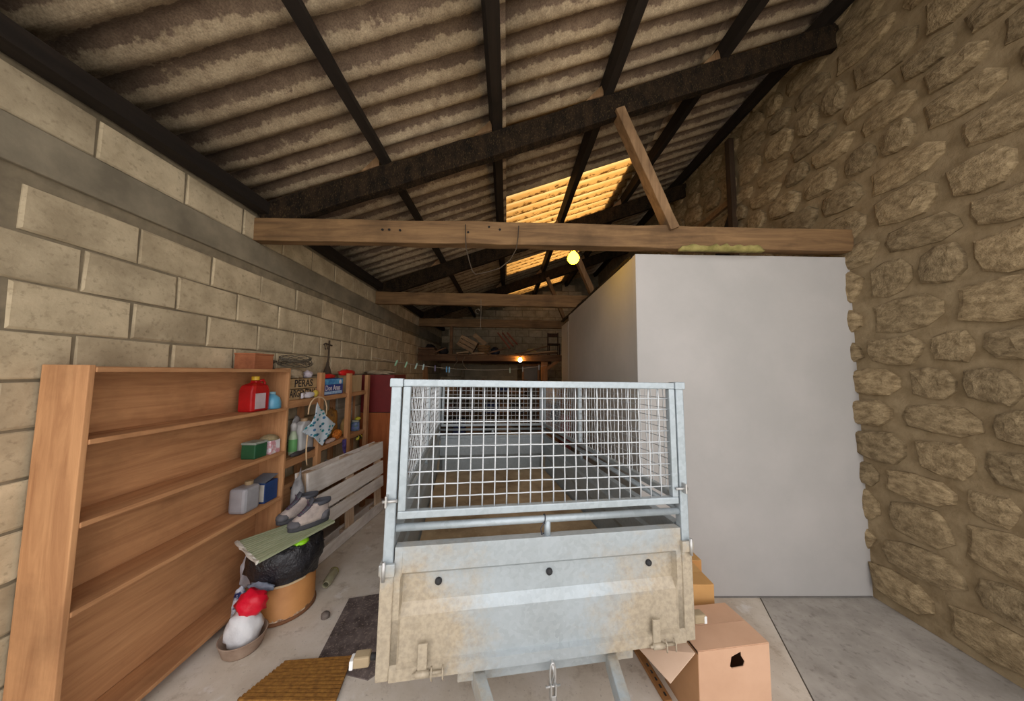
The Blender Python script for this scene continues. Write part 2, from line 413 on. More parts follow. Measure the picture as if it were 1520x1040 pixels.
# rubble stone wall on the high side
wall_r = single(MB().box(XR+.012, XR+.4, YF, YB+.2, 0, 4.72), 'wall_right', MAT_EARTH, kind='structure', origin=(XR, 0, 0))
def stone_mesh(seed):
    random.seed(seed); b = MB(); n = 9; rings = []
    ph = [random.uniform(.8, 1.0) for _ in range(n)]
    for dx, k in ((.10, 1.0), (-.004, 1.0), (-.022, .86), (-.03, .5)):
        rr = []
        for i in range(n):
            t = 2*math.pi*i/n; cx_, cz_ = math.cos(t), math.sin(t)
            q = 1/max(abs(cx_), abs(cz_))**.75
            rr.append(Vector((dx + random.uniform(-.006,.006), .5*cx_*q*ph[i]*k, .5*cz_*q*ph[i]*k)))
        rings.append(rr)
    b.loft(rings, cap0=False); me = b.mesh('stone'); me.materials.append(MAT_STONE); recalc(me); return me
STN = [stone_mesh(100+i) for i in range(9)]
random.seed(5)
ns = 0; z = .05
cells = []
while z < 4.6:
    h = random.uniform(.17, .27); y = .95 + random.uniform(0, .2)
    while y < 5.4:
        w = random.uniform(.2, .46)
        if y < 2.4 or z > 2.5: cells.append((y, z, w, h))
        y += w + .012
    z += h + .012
for y, z, w, h in cells[:300]:
    inst('stone', random.choice(STN), wall_r, (random.uniform(-.012,.014), y+w/2, z+h/2), (random.uniform(-.06,.06),0,0), (1, w, h))
# recess imitated by a dark sheet, with a post and a sloping plank on the stone wall, over the partition room
p0, p1 = atX(1083,208,XR-.05), atX(1090,338,XR-.05)
part(MB().bar((XR-.06, p0.y, p0.z), (XR-.06, p1.y, 2.55), .06, .07, up=(0,1,0)), 'post', wood('dark_post', sRGB(50,38,28), sRGB(80,62,44), 'z'), wall_r)
q0, q1 = atX(1086,298,XR-.04), atX(1030,338,XR-.04)
part(MB().bar((XR-.05, q0.y, q0.z), (XR-.05, q1.y+.1, q1.z-.08), .04, .07), 'sloping_plank', OLDX, wall_r)
part(MB().prism([(XR-.03,q0.y+.02,q0.z-.03),(XR-.03,q0.y+.02,2.55),(XR-.03,q1.y,2.55)], (.02,0,0)), 'recess_shade_panel', plain('recess_shade_dark', sRGB(34,28,24), .9), wall_r)  # near-black sheet stands in for the shade inside the hole

# partition room
YP, XP, ZP = 2.345, 1.015, 2.60
pf = MB().box(XP, XR+.02, YP, YP+.07, 0, ZP)
wpf = single(pf, 'wall_partition_front', MAT_PLASTER, kind='structure', bevel=.004)
ps = MB().box(XP+.004, XP+.07, YP+.07, 5.0, 0, ZP-.005)
wps = single(ps, 'wall_partition_side', MAT_PLASTER, kind='structure')
part(MB().box(XP, XP+.07, 5.012, 5.62, 0, ZP-.09), 'panel', MAT_PLASTER, wps)
random.seed(8)
for k in range(9):
    ya = YP+.1 + k*.36
    part(MB().bar((XP+.03, ya, ZP+.012+random.uniform(-.006,.012)), (XP+.03, ya+.37, ZP+.012+random.uniform(-.006,.012)), .05, .03, seg=4, jit=.006), 'batten', DARKY, wps)
single(MB().box(XP+.03, XR, YP+.08, 5.6, ZP-.06, ZP-.01), 'ceiling_room', plain('old_board', sRGB(92,76,56), .9), kind='structure')
fm = MB(); rings = []
random.seed(12)
a, b_ = atY(1008,372,2.285), atY(1133,366,2.285)
for i in range(26):
    x = a.x + (b_.x-a.x)*i/25; e = min(i, 25-i)/3; hh = .055*min(1, .35+e) + random.uniform(-.012,.012)
    rings.append([Vector((x, 2.30, ZP+.005)), Vector((x, 2.27+random.uniform(-.006,.006), ZP+.012)), Vector((x, 2.275, ZP+hh)), Vector((x, 2.30, ZP+hh+.008))])
fm.loft(rings); part(fm, 'foam_seal', FOAM, wpf, smooth=True, label='crumbling olive foam filler along the top edge')
part(MB().bar((XP, YP-.004, .004), (XR, YP-.004, .004), .006, .008), 'skirting_gap', plain('base_line_grey', sRGB(120,116,112), .9), wpf)  # thin grey line along the foot of the wall

# ------------------------------------------------------------------ roof
ceiling = bpy.data.objects.new('ceiling', None); COL.objects.link(ceiling); ceiling['kind'] = 'structure'; WM['ceiling'] = Matrix()
AMP = .024
def sheet(xa, xb, ya, yb, lift, mat, name):
    n = max(8, int(round((yb-ya)/PITCH*12)))
    b = MB(); vs = []; fs = []
    for s_ in (0, 1):
        for j in range(n+1):
            y = ya + (yb-ya)*j/n; c = AMP*math.sin(2*math.pi*y/PITCH) + s_*.007
            for x, lf in ((xa, lift), ((xa+xb)/2, lift/2), (xb, 0)):
                vs.append((x, y, zr(x) + .115*SEC + .03 + c + lf))
    m = (n+1)*3
    for j in range(n):
        for i in range(2):
            a = j*3+i
            fs.append((a, a+1, a+4, a+3)); fs.append((m+a, m+a+3, m+a+4, m+a+1))
    for j in range(n):
        a = j*3; fs.append((a, a+3, m+a+3, m+a)); a = j*3+2; fs.append((a, m+a, m+a+3, a+3))
    b.add(vs, fs)
    return part(b, name, mat, ceiling, smooth=True)
random.seed(21)
P6 = 5*PITCH
def cols(y0): 
    out = []; y = y0
    while y < YB: out.append((y, min(y+P6, YB+.1))); y += P6
    return out
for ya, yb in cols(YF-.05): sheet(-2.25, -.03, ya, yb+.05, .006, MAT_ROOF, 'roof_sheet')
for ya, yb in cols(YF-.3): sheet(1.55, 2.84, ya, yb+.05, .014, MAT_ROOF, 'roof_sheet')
y0 = 3.52
for ya, yb, sky in [(y0-18.5*PITCH, y0-12*PITCH, 0), (y0-12*PITCH, y0-6*PITCH, 0), (y0-6*PITCH, y0, 0), (y0, y0+7*PITCH, 1), (y0+7*PITCH, y0+13*PITCH, 0), (y0+13*PITCH, y0+17*PITCH, 1),
                    (y0+17*PITCH, y0+22*PITCH, 0), (y0+22*PITCH, y0+26*PITCH, 0), (y0+26*PITCH, y0+29*PITCH, 1), (y0+29*PITCH, y0+31*PITCH, 0)]:
    if sky:
        sheet(-.13, 1.70, ya, yb, .016, MAT_SKY, 'skylight_sheet')['label'] = 'translucent yellowed corrugated sheet letting daylight in'
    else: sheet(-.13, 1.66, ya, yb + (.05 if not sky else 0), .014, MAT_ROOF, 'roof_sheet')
PX = [-.99, -.11, .79, 1.76, 2.64]
for i, x in enumerate(PX):
    w = .075 if i else .06
    part(MB().bar((x, YF, zr(x)+.055), (x, YB, zr(x)+.055), w, .105, up=(-.33,0,1), seg=24, jit=.004), 'purlin', DARKY, ceiling)
part(MB().bar((-1.9, YF, 2.90), (-1.9, YB, 2.90), .09, .09, seg=24, jit=.004), 'wall_plate', DARKY, ceiling)
# trusses
def truss(Y, label, left=XL-.05, right=XR, dark=False):
    t = thing('roof_truss', label, 'roof truss', (0, Y, 2.6), 'timber roof trusses')
    tb = part(MB().bar((left, Y, 2.735), (right, Y, 2.715), .09, .18, seg=22, jit=.005), 'tie_beam', OLDX, t, bevel=.006)
    rf = part(MB().bar((-1.93, Y, zr(-1.93)-.10), (2.78, Y, zr(2.78)-.10), .075, .20, seg=24, jit=.006), 'rafter', DARKX, t, bevel=.006, label='soot-blackened sloping rafter')
    part(MB().bar((.885, Y-.02, zr(.885)-.16), (1.30, Y-.02, 2.78), .075, .10, up=(0,1,0), seg=8, jit=.003), 'strut', OLDZ, t, bevel=.005)
    for x in PX[:4]:      # wooden cleats nailed beside the purlins
        part(MB().prism([(x-.17,Y-.045,zr(x-.17)+.004),(x-.03,Y-.045,zr(x-.03)+.004),(x-.035,Y-.045,zr(x)+.085)], (0,.07,0)), 'cleat', OLDZ, t)
    return t, tb
truss1, tb1 = truss(2.335, 'timber roof truss with its tie beam resting on the white partition')
truss2, tb2 = truss(4.50, 'middle timber roof truss whose strut stands beside the glowing bulb', right=1.25)
truss3, tb3 = truss(6.72, 'far timber roof truss directly above the cluttered storage platform', right=1.25)
random.seed(4)
for px_, py_ in ((568,341),(578,341),(594,342),(695,345),(726,337),(742,341)):
    c = atY(px_, py_, 2.335-.045)
    part(MB().lathe([(.001,-.004),(.009,-.004),(.009,.002)], (0,0,0), 8, Matrix.Rotation(R(90),3,'X')).xf(Matrix.Translation((c.x, 2.335-.05, c.z))), 'bolt_hole', plain('bolt_black', (.01,.008,.006), .9), tb1)
# ------------------------------------------------------------------ the trailer (local: x across, y away from the front board, z up from its lower edge)
TM = Matrix.Rotation(.1435,3,'Z') @ Matrix.Rotation(-.0286,3,'X') @ Matrix.Rotation(.0089,3,'Y')
TT = Vector((-.4777, 1.2256, .4908))
TW, TL, HT, HP, HC, HD = 1.33, 2.48, 1.13, .471, .575, .06
BASE = Vector((TW/2, 1.35, 0)); BASE.z = -(TT.z + (TM @ BASE).z)/TM[2][2]
trailer = thing('utility_trailer', 'galvanised steel drawbar trailer with high wire mesh sides and muddy front board', 'trailer', TT + TM @ BASE, rot=TM)
TMI = TM.inverted()
def tloc(px, py, yl):
    o = TMI @ (CAM - TT); d = TMI @ ray(px, py); return o + d*((yl - o.y)/d.y)
def tlocx(px, py, xl):
    o = TMI @ (CAM - TT); d = TMI @ ray(px, py); return o + d*((xl - o.x)/d.x)
def tp(mb, name, mat, parent=None, **k):
    mb.xf(Matrix.Translation(-BASE)); return part(mb, name, mat, parent or trailer, local=True, **k)
Z0 = -BASE.z
MUD = galv_mat('muddy_galvanised_steel', (Z0+.02, Z0+.62))
MAT_DECK = M_('dirty_plywood_deck', sRGB(128,108,82), sRGB(180,160,130), 3, .9, 0, .3, bscale=40, fine=(sRGB(186,168,136), .6))
MAT_RUB = plain('black_rubber', (.015,.015,.017), .7)
ZINC = plain('bright_zinc', sRGB(190,190,188), .35, .6)
tp(MB().box(.035, TW-.035, .03, TL-.03, HD-.02, HD), 'deck', MAT_DECK, label='dirty brown plywood load floor')
for y in (.35, .9, 1.45, 2.0): tp(MB().box(.03, TW-.03, y-.03, y+.03, -.02, HD-.021), 'cross_member', GALV)
for x in (.25, TW-.25): tp(MB().box(x-.03, x+.03, .6, TL-.03, -.1, -.021), 'chassis_rail', GALV)
# pressed boards: profile in (depth, z), the outside towards -depth
PROF = [(-.012,0),(-.012,.042),(.006,.05),(.006,.213),(.030,.250),(.030,.352),(.004,.372),(.0,HP-.004),(.0,HP),(.040,HP),(.040,HP-.03),(.034,HP-.034),(.034,.37),(.044,.352),(.044,.245),(.02,.208),(.02,0)]
def board(ax, pos, s, a, b):
    mb = MB(); m = .03
    prof = PROF
    flat = [(max(-.012, min(.0, d)) if d < .031 else d, z) for d, z in prof]
    st = [(a, flat), (a+m-.006, flat), (a+m, prof), (b-m, prof), (b-m+.006, flat), (b, flat)]
    rings = []
    for u, pr in st:
        rings.append([Vector((u, pos + s*d, z)) if ax == 'x' else Vector((pos + s*d, u, z)) for d, z in pr])
    return mb.loft(rings)
fb = tp(board('x', 0, 1, .045, TW-.045), 'front_board', MUD, bevel=0, label='pressed steel front board caked with dried mud')
rb = tp(board('x', TL, -1, .045, TW-.045), 'rear_board', GALV)
for x, s in ((0, 1), (TW, -1)): tp(board('y', x, s, .055, TL-.055), 'side_board', GALV)
for px_, py_ in ((651,861),(815,847),(962,834)):
    c = tloc(px_, py_, .03)
    tp(MB().lathe([(.0,-.0),(.014,0),(.014,.008),(.008,.014),(.0,.014)], (0,0,0), 12, Matrix.Rotation(R(90),3,'X')).xf(Matrix.Translation((c.x, .03, c.z))), 'rubber_buffer', MAT_RUB, fb, smooth=True)
# top lip and border beading of the front board
# corner posts and cage
def post(x, y, z0, z1, w=.044, mat=GALV, name='corner_post'):
    return tp(MB().box(x-w/2, x+w/2, y-w/2, y+w/2, z0, z1), name, mat, bevel=.005)
for x in (.02, TW-.02):
    for y in (.018, TL-.018):
        post(x, y, 0, .40, .05, MUD)
        p = post(x, y, .40, HT, .04, name='cage_post')
        tp(MB().box(x-.026, x+.026, y-.026, y+.026, HT-.035, HT), 'post_cap', GALV, p, bevel=.004)
        tp(MB().box(x-.03, x+.03, y-.031, y+.031, .375, .415), 'post_bracket', MUD, p, bevel=.003)
WIRE = plain('galvanised_wire', sRGB(196,202,206), .45, .3)
def wire_pts(p, q, nrm, n, sgn):
    p, q, nrm = Vector(p), Vector(q), Vector(nrm); return [p.lerp(q, k/n) + nrm*(.0017*(1 if k % 2 else -1)*sgn) for k in range(n+1)]
def cage(name, P, U, a0, a1, b0, b1, N, each, fw=.03, ft=.03, divs=()):
    """framed mesh panel: P origin, U along, z up, N normal; a along, b height"""
    U, N, P = Vector(U), Vector(N), Vector(P); Zv = Vector((0,0,1))
    pt = lambda a, b, c=0: P + U*a + Zv*b + N*c
    def fbar(a_0, b_0, a_1, b_1):
        vs = [pt(a_0,b_0,-ft/2),pt(a_1,b_0,-ft/2),pt(a_1,b_1,-ft/2),pt(a_0,b_1,-ft/2),pt(a_0,b_0,ft/2),pt(a_1,b_0,ft/2),pt(a_1,b_1,ft/2),pt(a_0,b_1,ft/2)]
        return MB().add(vs, [(0,3,2,1),(4,5,6,7),(0,1,5,4),(1,2,6,5),(2,3,7,6),(3,0,4,7)])
    fr = tp(fbar(a0,b1-fw,a1,b1), name, GALV, bevel=.004)
    tp(fbar(a0,b0,a1,b0+fw), 'frame_bar', GALV, fr, bevel=.004)
    for a in (a0, a1-fw): tp(fbar(a,b0+fw,a+fw,b1-fw), 'frame_bar', GALV, fr, bevel=.004)
    for a in divs: tp(fbar(a-fw/2,b0+fw,a+fw/2,b1-fw), 'frame_bar', GALV, fr, bevel=.004)
    A0, A1, B0, B1 = a0+fw-.004, a1-fw+.004, b0+fw-.004, b1-fw+.004
    na = int(round((A1-A0)/.0515)); nb = int(round((B1-B0)/.0515))
    alls = MB()
    for i in range(1, na):
        a = A0 + (A1-A0)*i/na
        w = wire_pts(pt(a,B0), pt(a,B1), N, nb*1, 1 if i % 2 else -1)
        if each: tp(MB().tube(w, .0031, 6), 'wire', WIRE, fr, smooth=True)
        else: alls.tube(w, .0024, 4)
    for j in range(1, nb):
        b = B0 + (B1-B0)*j/nb
        w = wire_pts(pt(A0,b), pt(A1,b), N, na, -1 if j % 2 else 1)
        if each: tp(MB().tube(w, .0031, 6), 'wire', WIRE, fr, smooth=True)
        else: alls.tube(w, .0024, 4)
    if not each: tp(alls, 'wire_mesh', WIRE, fr, kind='stuff')
    return fr
cage('front_mesh_panel', (0,.012,0), (1,0,0), .047, TW-.047, HC, HT-.003, (0,1,0), True)
cage('rear_mesh_panel', (0,TL-.012,0), (1,0,0), .047, TW-.047, HC, HT-.003, (0,1,0), True, divs=(TW*.86,))
ym = tlocx(636,600,.02).y; ym2 = tlocx(860,600,TW-.02).y
for x, y_ in ((.02, ym), (TW-.02, ym2)):
    y_ = min(max(y_, .8), 2.0)
    cage('side_mesh_panel', (x,0,0), (0,1,0), .045, TL-.045, HC, HT-.003, (1,0,0), False, divs=(y_,))
# tubular rails over the boards
def rail(p, q):
    mid = (Vector(p)+Vector(q))/2
    r_ = tp(MB().tube([p, q], .015, 12), 'tube_rail', GALV, smooth=True)
    tp(MB().tube([mid, mid - Vector((0,0,.537-HP+.003))], .014, 10), 'rail_support', GALV, r_, smooth=True)
    return r_
rl = rail((.042,.018,.537), (TW-.042,.018,.537)); rail((.042,TL-.018,.537), (TW-.042,TL-.018,.537))
for x in (.02, TW-.02): rail((x,.045,.537), (x,TL-.045,.537))
ct = []
cm = Vector((TW/2-.015, .018, .537))
for k in range(14):
    t = 2*math.pi*k/14; ct.append(cm + Vector((.003*math.sin(t), .018*math.cos(t), .018*math.sin(t))))
tp(MB().tube(ct, .0022, 5, closed=True), 'cable_tie', plain('cable_black', (.02,.02,.03), .5), rl)
tp(MB().tube([cm+Vector((-.004,-.019,-.004)), cm+Vector((-.02,-.022,-.03)), cm+Vector((-.016,-.02,-.055)), cm+Vector((-.004,-.018,-.05))], .0025, 5), 'cable_end', MATS['cable_black'], rl)
# bolts holding the mesh panel
for px_, py_ in ((590,743),(1003,725)):
    c = tloc(px_, py_, -.01); s = -1 if px_ < 700 else 1
    p = tp(MB().tube([(c.x,-.012,c.z),(c.x+s*.055,-.016,c.z)], .006, 8), 'slide_bolt', ZINC, smooth=True)
    tp(MB().box(c.x+s*.04-.004, c.x+s*.04+.004, -.03, 0, c.z-.02, c.z+.024), 'bolt_stop', ZINC, p, bevel=.002)
# hinges and drop latches along the lower edge
for px_, py_, pts_ in ((637,998,1),(985,957,1)):
    c = tloc(px_, py_, -.02)
    h = tp(MB().tube([(c.x-.05,-.022,c.z),(c.x+.0,-.022,c.z)], .011, 10), 'hinge', MUD, smooth=True)
    tp(MB().box(c.x-.045, c.x-.01, -.018, -.010, c.z, c.z+.10), 'hinge_leaf', MUD, h, bevel=.002)
    tp(MB().tube([(c.x-.062,-.022,c.z),(c.x+.055,-.022,c.z)], .0055, 8), 'hinge_pin', MUD, h, smooth=True)
    for dx in (.008, .05):
        tp(MB().tube([(c.x+dx,-.018,c.z+.02),(c.x+dx,-.033,c.z+.012),(c.x+dx,-.033,c.z-.014),(c.x+dx+.003,-.028,c.z-.024)], .003, 6), 'pin_clip', MUD, h, smooth=True)
for x in (.0, TW):    # corner latches
    s = 1 if x == 0 else -1
    l_ = tp(MB().box(min(x-.004*s, x+.05*s), max(x-.004*s, x+.05*s), -.018, -.006, .372, .418), 'corner_latch', MUD, bevel=.003)
    tp(MB().tube([(x+.01*s,-.02,.36),(x+.01*s,-.02,.43)], .007, 8), 'latch_pin', ZINC, l_, smooth=True)
# running gear
tp(MB().box(-.04, TW+.04, 1.31, 1.39, BASE.z+.235, BASE.z+.315), 'axle', GALV)
for x in (.25, TW-.25): tp(MB().box(x-.03, x+.03, 1.25, 1.45, BASE.z+.31, -.1), 'spring_hanger', GALV)
TYRE = plain('tyre', (.025,.025,.027), .85)
for s, x in ((-1, -.12), (1, TW+.12)):
    r_ = .27; zc = BASE.z + r_ + .005
    rot = Matrix.Rotation(R(90), 3, 'Y')
    w = tp(MB().lathe([(.15,-.075),(.24,-.078),(r_,-.05),(r_,.05),(.24,.078),(.15,.075)], (x,1.35,zc), 28, rot), 'tyre', TYRE, smooth=True)
    tp(MB().lathe([(.0,-.03),(.13,-.03),(.152,-.07),(.152,.07),(.13,.03),(.0,.03)], (x,1.35,zc), 24, rot), 'rim', GALV, w, smooth=True)
    rings = []
    for k in range(9):
        t = R(160 - 140*k/8)
        rings.append([Vector((x+dx, 1.35 + (r_+.05+dr)*math.cos(t), zc + (r_+.05+dr)*math.sin(t))) for dx, dr in ((-.1,0),(.1,0),(.1,.006),(-.1,.006))])
    mg = tp(MB().loft(rings), 'mudguard', MUD, bevel=.002)
    tp(MB().box(x-.1, x+.1, 1.35-.34, 1.35-.33, zc-.02, zc+.18), 'mud_flap', plain('mud_flap_tan', sRGB(150,126,92), .9), mg)
# marker lamps on stalks at the lower front corners
for s, x, px_, py_, zz in ((-1, 0, 537, 979, None), (1, TW, 1036, 916, None)):
    y_ = .02 if s < 0 else .06
    c = tloc(px_, py_, y_)
    cx = c.x
    st = tp(MB().tube([(x+s*.0, y_+.01, c.z), (cx - s*.005, y_+.01, c.z)], .012, 8), 'lamp_stalk', MAT_RUB, smooth=True)
    tp(MB().box(cx-.028, cx+.03, y_-.016, y_+.026, c.z-.019, c.z+.019), 'lamp_housing', plain('lamp_body_tan', sRGB(160,142,112), .7), st, bevel=.006)
    tp(MB().box(cx+s*.030-.010, cx+s*.030+.004, y_-.018, y_+.02, c.z-.0195, c.z+.012), 'lens', plain('white_lens', sRGB(226,226,224), .2), st, bevel=.003)
# chassis front beam, A-frame drawbar, coupling and jockey wheel
a = tloc(735,1000,.03); b = tloc(905,985,.03)
tp(MB().box(.30, TW-.28, .02, .05, -.06, -.001), 'front_beam', MUD, bevel=.003)
for px_, py_, x1 in ((708,996,.62), (912,968,.71)):
    c = tloc(px_, py_, .0)
    tp(MB().bar((c.x, .05, -.055), (x1, -1.05, -.055), .042, .075, seg=1), 'drawbar', MUD, bevel=.004)
    
tp(MB().box(.615,.715,-1.2,-.98,-.09,-.02), 'coupling_mount', GALV, bevel=.006)
tp(MB().lathe([(.03,-.2),(.05,-.16),(.055,-.03),(.04,.04),(.0,.05)], (.665,-1.15,-.02), 14, Matrix.Rotation(R(-90),3,'X')), 'coupling_head', plain('coupling_black', (.03,.03,.03), .5), smooth=True)
jz = Z0 and BASE.z
tp(MB().tube([(.80,-.88,-.30),(.80,-.88,.22)], .024, 10), 'jockey_tube', GALV, smooth=True)
tp(MB().lathe([(.0,-.03),(.09,-.03),(.10,0),(.09,.03),(.0,.03)], (.80,-.88,BASE.z+.147), 20, Matrix.Rotation(R(90),3,'Y')), 'jockey_wheel', TYRE, smooth=True)
# breakaway clip hanging under the front beam
c = tloc(820, 985, -.02)
lk = []
for k in range(16):
    t = 2*math.pi*k/16; lk.append(Vector((c.x + .011*math.sin(t), -.024, c.z - .035 + .042*math.cos(t))))
cl = tp(MB().tube(lk, .0045, 8, closed=True), 'snap_hook', ZINC, smooth=True, label='bright zinc snap hook hanging under the board')
tp(MB().tube([(c.x-.001,-.024,c.z-.0),(c.x+.006,-.024,c.z-.03),(c.x-.004,-.024,c.z-.06)], .004, 8), 'hook_gate', ZINC, cl, smooth=True)
tp(MB().tube([(c.x-.03,-.028,c.z-.075),(c.x+.03,-.028,c.z-.073)], .004, 8), 'hook_pin', ZINC, cl, smooth=True)
tp(MB().box(c.x-.013,c.x-.006,-.04,-.012,c.z-.13,c.z-.06).box(c.x+.006,c.x+.013,-.04,-.012,c.z-.13,c.z-.06).box(c.x-.013,c.x+.013,-.04,-.034,c.z-.12,c.z-.1), 'shackle', ZINC, cl, bevel=.002)
tp(MB().tube([(c.x,-.02,c.z+.005),(c.x,.03,c.z+.02)], .004, 6), 'hook_eye', ZINC, cl)
# ------------------------------------------------------------------ colours for the loose things
SH1, SH2 = sRGB(158,112,76), sRGB(196,148,104)
SHX = wood('shelf_wood_x', SH1, SH2, 'x'); SHY = wood('shelf_wood_y', SH1, SH2, 'y'); SHZ = wood('shelf_wood_z', SH1, SH2, 'z')
PALY = wood('pallet_wood', sRGB(210,200,190), sRGB(240,236,232), 'y', .06); PALZ = wood('pallet_block_wood', sRGB(176,146,116), sRGB(216,194,170), 'z', .1)
CRATE = wood('crate_wood', sRGB(150,122,86), sRGB(190,162,120), 'y')
CARD = M_('cardboard', sRGB(190,152,124), sRGB(202,164,136), 2.5, .85, 0, .08, bscale=40, spec=.2)
CARD2 = M_('orange_cardboard', sRGB(188,144,90), sRGB(204,160,104), 2.5, .85, 0, .08, spec=.2)
BLACK = plain('black_plastic', (.012,.012,.014), .4)
WHITE = plain('white_plastic', sRGB(222,222,222), .45)
def bag_mat(name, c1, c2, rough=.3): return M_(name, c1, c2, 5, rough, 0, .5, bscale=9, dist=.02)

# ------------------------------------------------------------------ shelving along the block wall
SXF, SXB = -1.75, -1.945
PANY = 2.47
u1 = thing('shelving_unit', 'plain orange-brown wooden shelving unit holding the red bottle and jars', 'shelving', ((SXF+SXB)/2, 1.95, 0))
part(MB().box(SXB, SXF, PANY, PANY+.022, 0, 1.665), 'side_panel', SHZ, u1, bevel=.003)
part(MB().box(SXB, SXF, 1.30, 1.322, 0, 1.665), 'side_panel', SHZ, u1, bevel=.003)
part(MB().box(SXB, SXB+.008, 1.322, PANY, .03, 1.66), 'back_panel', SHY, u1)
def zof(px, py): return atX(px, py, SXF).z
S1 = [zof(424,548), zof(424,605), zof(424,668), zof(424,733)]
for z in S1: part(MB().box(SXB+.01, SXF+.004, 1.322, PANY, z-.022, z), 'shelf', SHY, u1, bevel=.003)
part(MB().box(SXB+.01, SXF+.004, 1.322, PANY, .06, .082), 'shelf', SHY, u1, bevel=.003)
u2 = thing('shelving_unit', 'open timber shelving rack with slim posts behind the grey pallet', 'shelving', ((SXF+SXB)/2, 3.2, 0))
ZU, ZL = 1.405, .93
posts = [(atX(476,600,SXF).y, 1.63), (atX(518,600,SXF).y, 1.62), (atX(545,600,SXF).y, 1.60)]
for y, z in posts:
    part(MB().box(SXF-.03, SXF+.012, y-.03, y+.03, 0, z), 'post', SHZ, u2, bevel=.003)
    part(MB().box(SXB, SXB+.03, y-.03, y+.03, 0, z-.1), 'back_post', SHZ, u2)
ye = posts[-1][0]
for z in (ZU, ZL, .45):
    for x0, x1 in ((SXB+.03, SXB+.09), (SXB+.094, SXF-.032)):
        part(MB().box(x0, x1, PANY+.024, ye, z-.02, z), 'shelf_board', SHY, u2)
    part(MB().box(SXF-.03, SXF-.008, PANY+.024, posts[0][0]-.03, z-.065, z-.003), 'rail', SHY, u2, bevel=.002)
    part(MB().box(SXF-.03, SXF-.008, posts[0][0]+.03, posts[1][0]-.03, z-.045, z-.003), 'rail', SHY, u2, bevel=.002)
    part(MB().box(SXF-.03, SXF-.008, posts[1][0]+.03, posts[2][0]-.03, z-.045, z-.003), 'rail', SHY, u2, bevel=.002)

def bottle(name, label, cat, prof, c, mat, capmat=None, capprof=None, n=20, group=None):
    t = thing(name, label, cat, c, group); part(MB().lathe(prof, c, n), 'body', mat, t, smooth=True, bevel=0)
    if capmat: part(MB().lathe(capprof, c, n), 'cap', capmat, t, smooth=True)
    return t
# ---- first unit
c = Vector((-1.83, atX(377,600,-1.83).y, S1[1]))
t = thing('antifreeze_bottle', 'red plastic jerry bottle with yellow screw cap on the shelf', 'bottle', c)
part(MB().loft([[c+Vector((a*sx, b*sy, z)) for a, b in ((-1,-.7),(-.8,-1),(.8,-1),(1,-.7),(1,.7),(.8,1),(-.8,1),(-1,.7))] for sx, sy, z in ((.05,.078,0),(.055,.083,.01),(.055,.083,.15),(.05,.07,.185),(.022,.022,.205),(.022,.022,.222))]), 'body', bag_mat('red_plastic', sRGB(150,20,22), sRGB(190,30,32), .35), t, smooth=False, bevel=.006)
part(MB().lathe([(0,.222),(.024,.222),(.024,.25),(0,.252)], c, 16), 'cap', plain('yellow_cap', sRGB(224,186,50), .4), t, smooth=False, bevel=.002)
part(MB().box(c.x+.0555, c.x+.058, c.y-.06, c.y+.03, c.z+.02, c.z+.13), 'label', plain('pale_label', sRGB(196,180,186), .5), t)
part(MB().tube([c+Vector((.01,.05,.18)), c+Vector((.01,.075,.2)), c+Vector((.01,.055,.225)), c+Vector((.01,.022,.215))], .009, 8), 'handle', MATS['red_plastic'], t, smooth=True)
c = Vector((-1.82, atX(403,600,-1.82).y, S1[1]))
t = bottle('blue_jar', 'squat translucent blue plastic bottle beside the red one', 'bottle', [(.0,0),(.058,0),(.062,.012),(.06,.05),(.05,.085),(.026,.105),(.02,.11)], c, plain('pale_blue_plastic', sRGB(96,166,200), .3), plain('pale_blue_cap', sRGB(150,196,214), .4), [(0,.11),(.023,.11),(.023,.128),(0,.13)])
c = Vector((-1.83, atX(378,660,-1.83).y, S1[2]))
t = thing('green_tin', 'dark green rectangular tin on the shelf', 'tin', c)
part(MB().box(c.x-.05, c.x+.05, c.y-.055, c.y+.055, c.z, c.z+.1), 'body', plain('green_tin_paint', sRGB(38,92,60), .45), t, bevel=.006)
part(MB().box(c.x-.052, c.x+.052, c.y-.057, c.y+.057, c.z+.1, c.z+.116), 'lid', plain('green_lid', sRGB(150,160,150), .5), t, bevel=.004)
c = Vector((-1.82, atX(399,660,-1.82).y, S1[2]))
t = thing('wrapped_carton', 'pink and white printed carton with a grey cap on top', 'carton', c)
part(MB().box(c.x-.05, c.x+.05, c.y-.045, c.y+.05, c.z, c.z+.1), 'body', M_('printed_carton', sRGB(206,150,160), sRGB(228,226,232), 16, .6, 0, .05, lo=.4, hi=.5), t, bevel=.004)
part(MB().lathe([(0,0),(.062,.0),(.06,.012),(.035,.034),(0,.042)], c+Vector((0,0,.102)), 16), 'cap', M_('straw', sRGB(130,116,86), sRGB(160,146,112), 30, .9), t, smooth=True)
c = Vector((-1.83, atX(371,735,-1.83).y-.045, S1[3]))
t = thing('grey_jerrycan', 'pale grey plastic can standing on the lowest visible shelf', 'can', c)
part(MB().box(c.x-.055, c.x+.06, c.y-.07, c.y+.065, c.z, c.z+.17), 'body', plain('grey_plastic', sRGB(160,160,166), .5), t, bevel=.02)
part(MB().lathe([(0,.168),(.025,.168),(.025,.195),(0,.195)], c+Vector((0,.03,0)), 14), 'cap', plain('tan_cap', sRGB(170,146,110), .6), t)
c = Vector((-1.83, atX(399,735,-1.83).y-.045, S1[3]))
t = thing('blue_carton', 'dark blue cardboard carton with white side and lifted lid', 'carton', c)
part(MB().box(c.x-.06, c.x+.055, c.y-.07, c.y+.055, c.z, c.z+.145), 'body', plain('blue_card', sRGB(30,66,124), .6), t, bevel=.003)
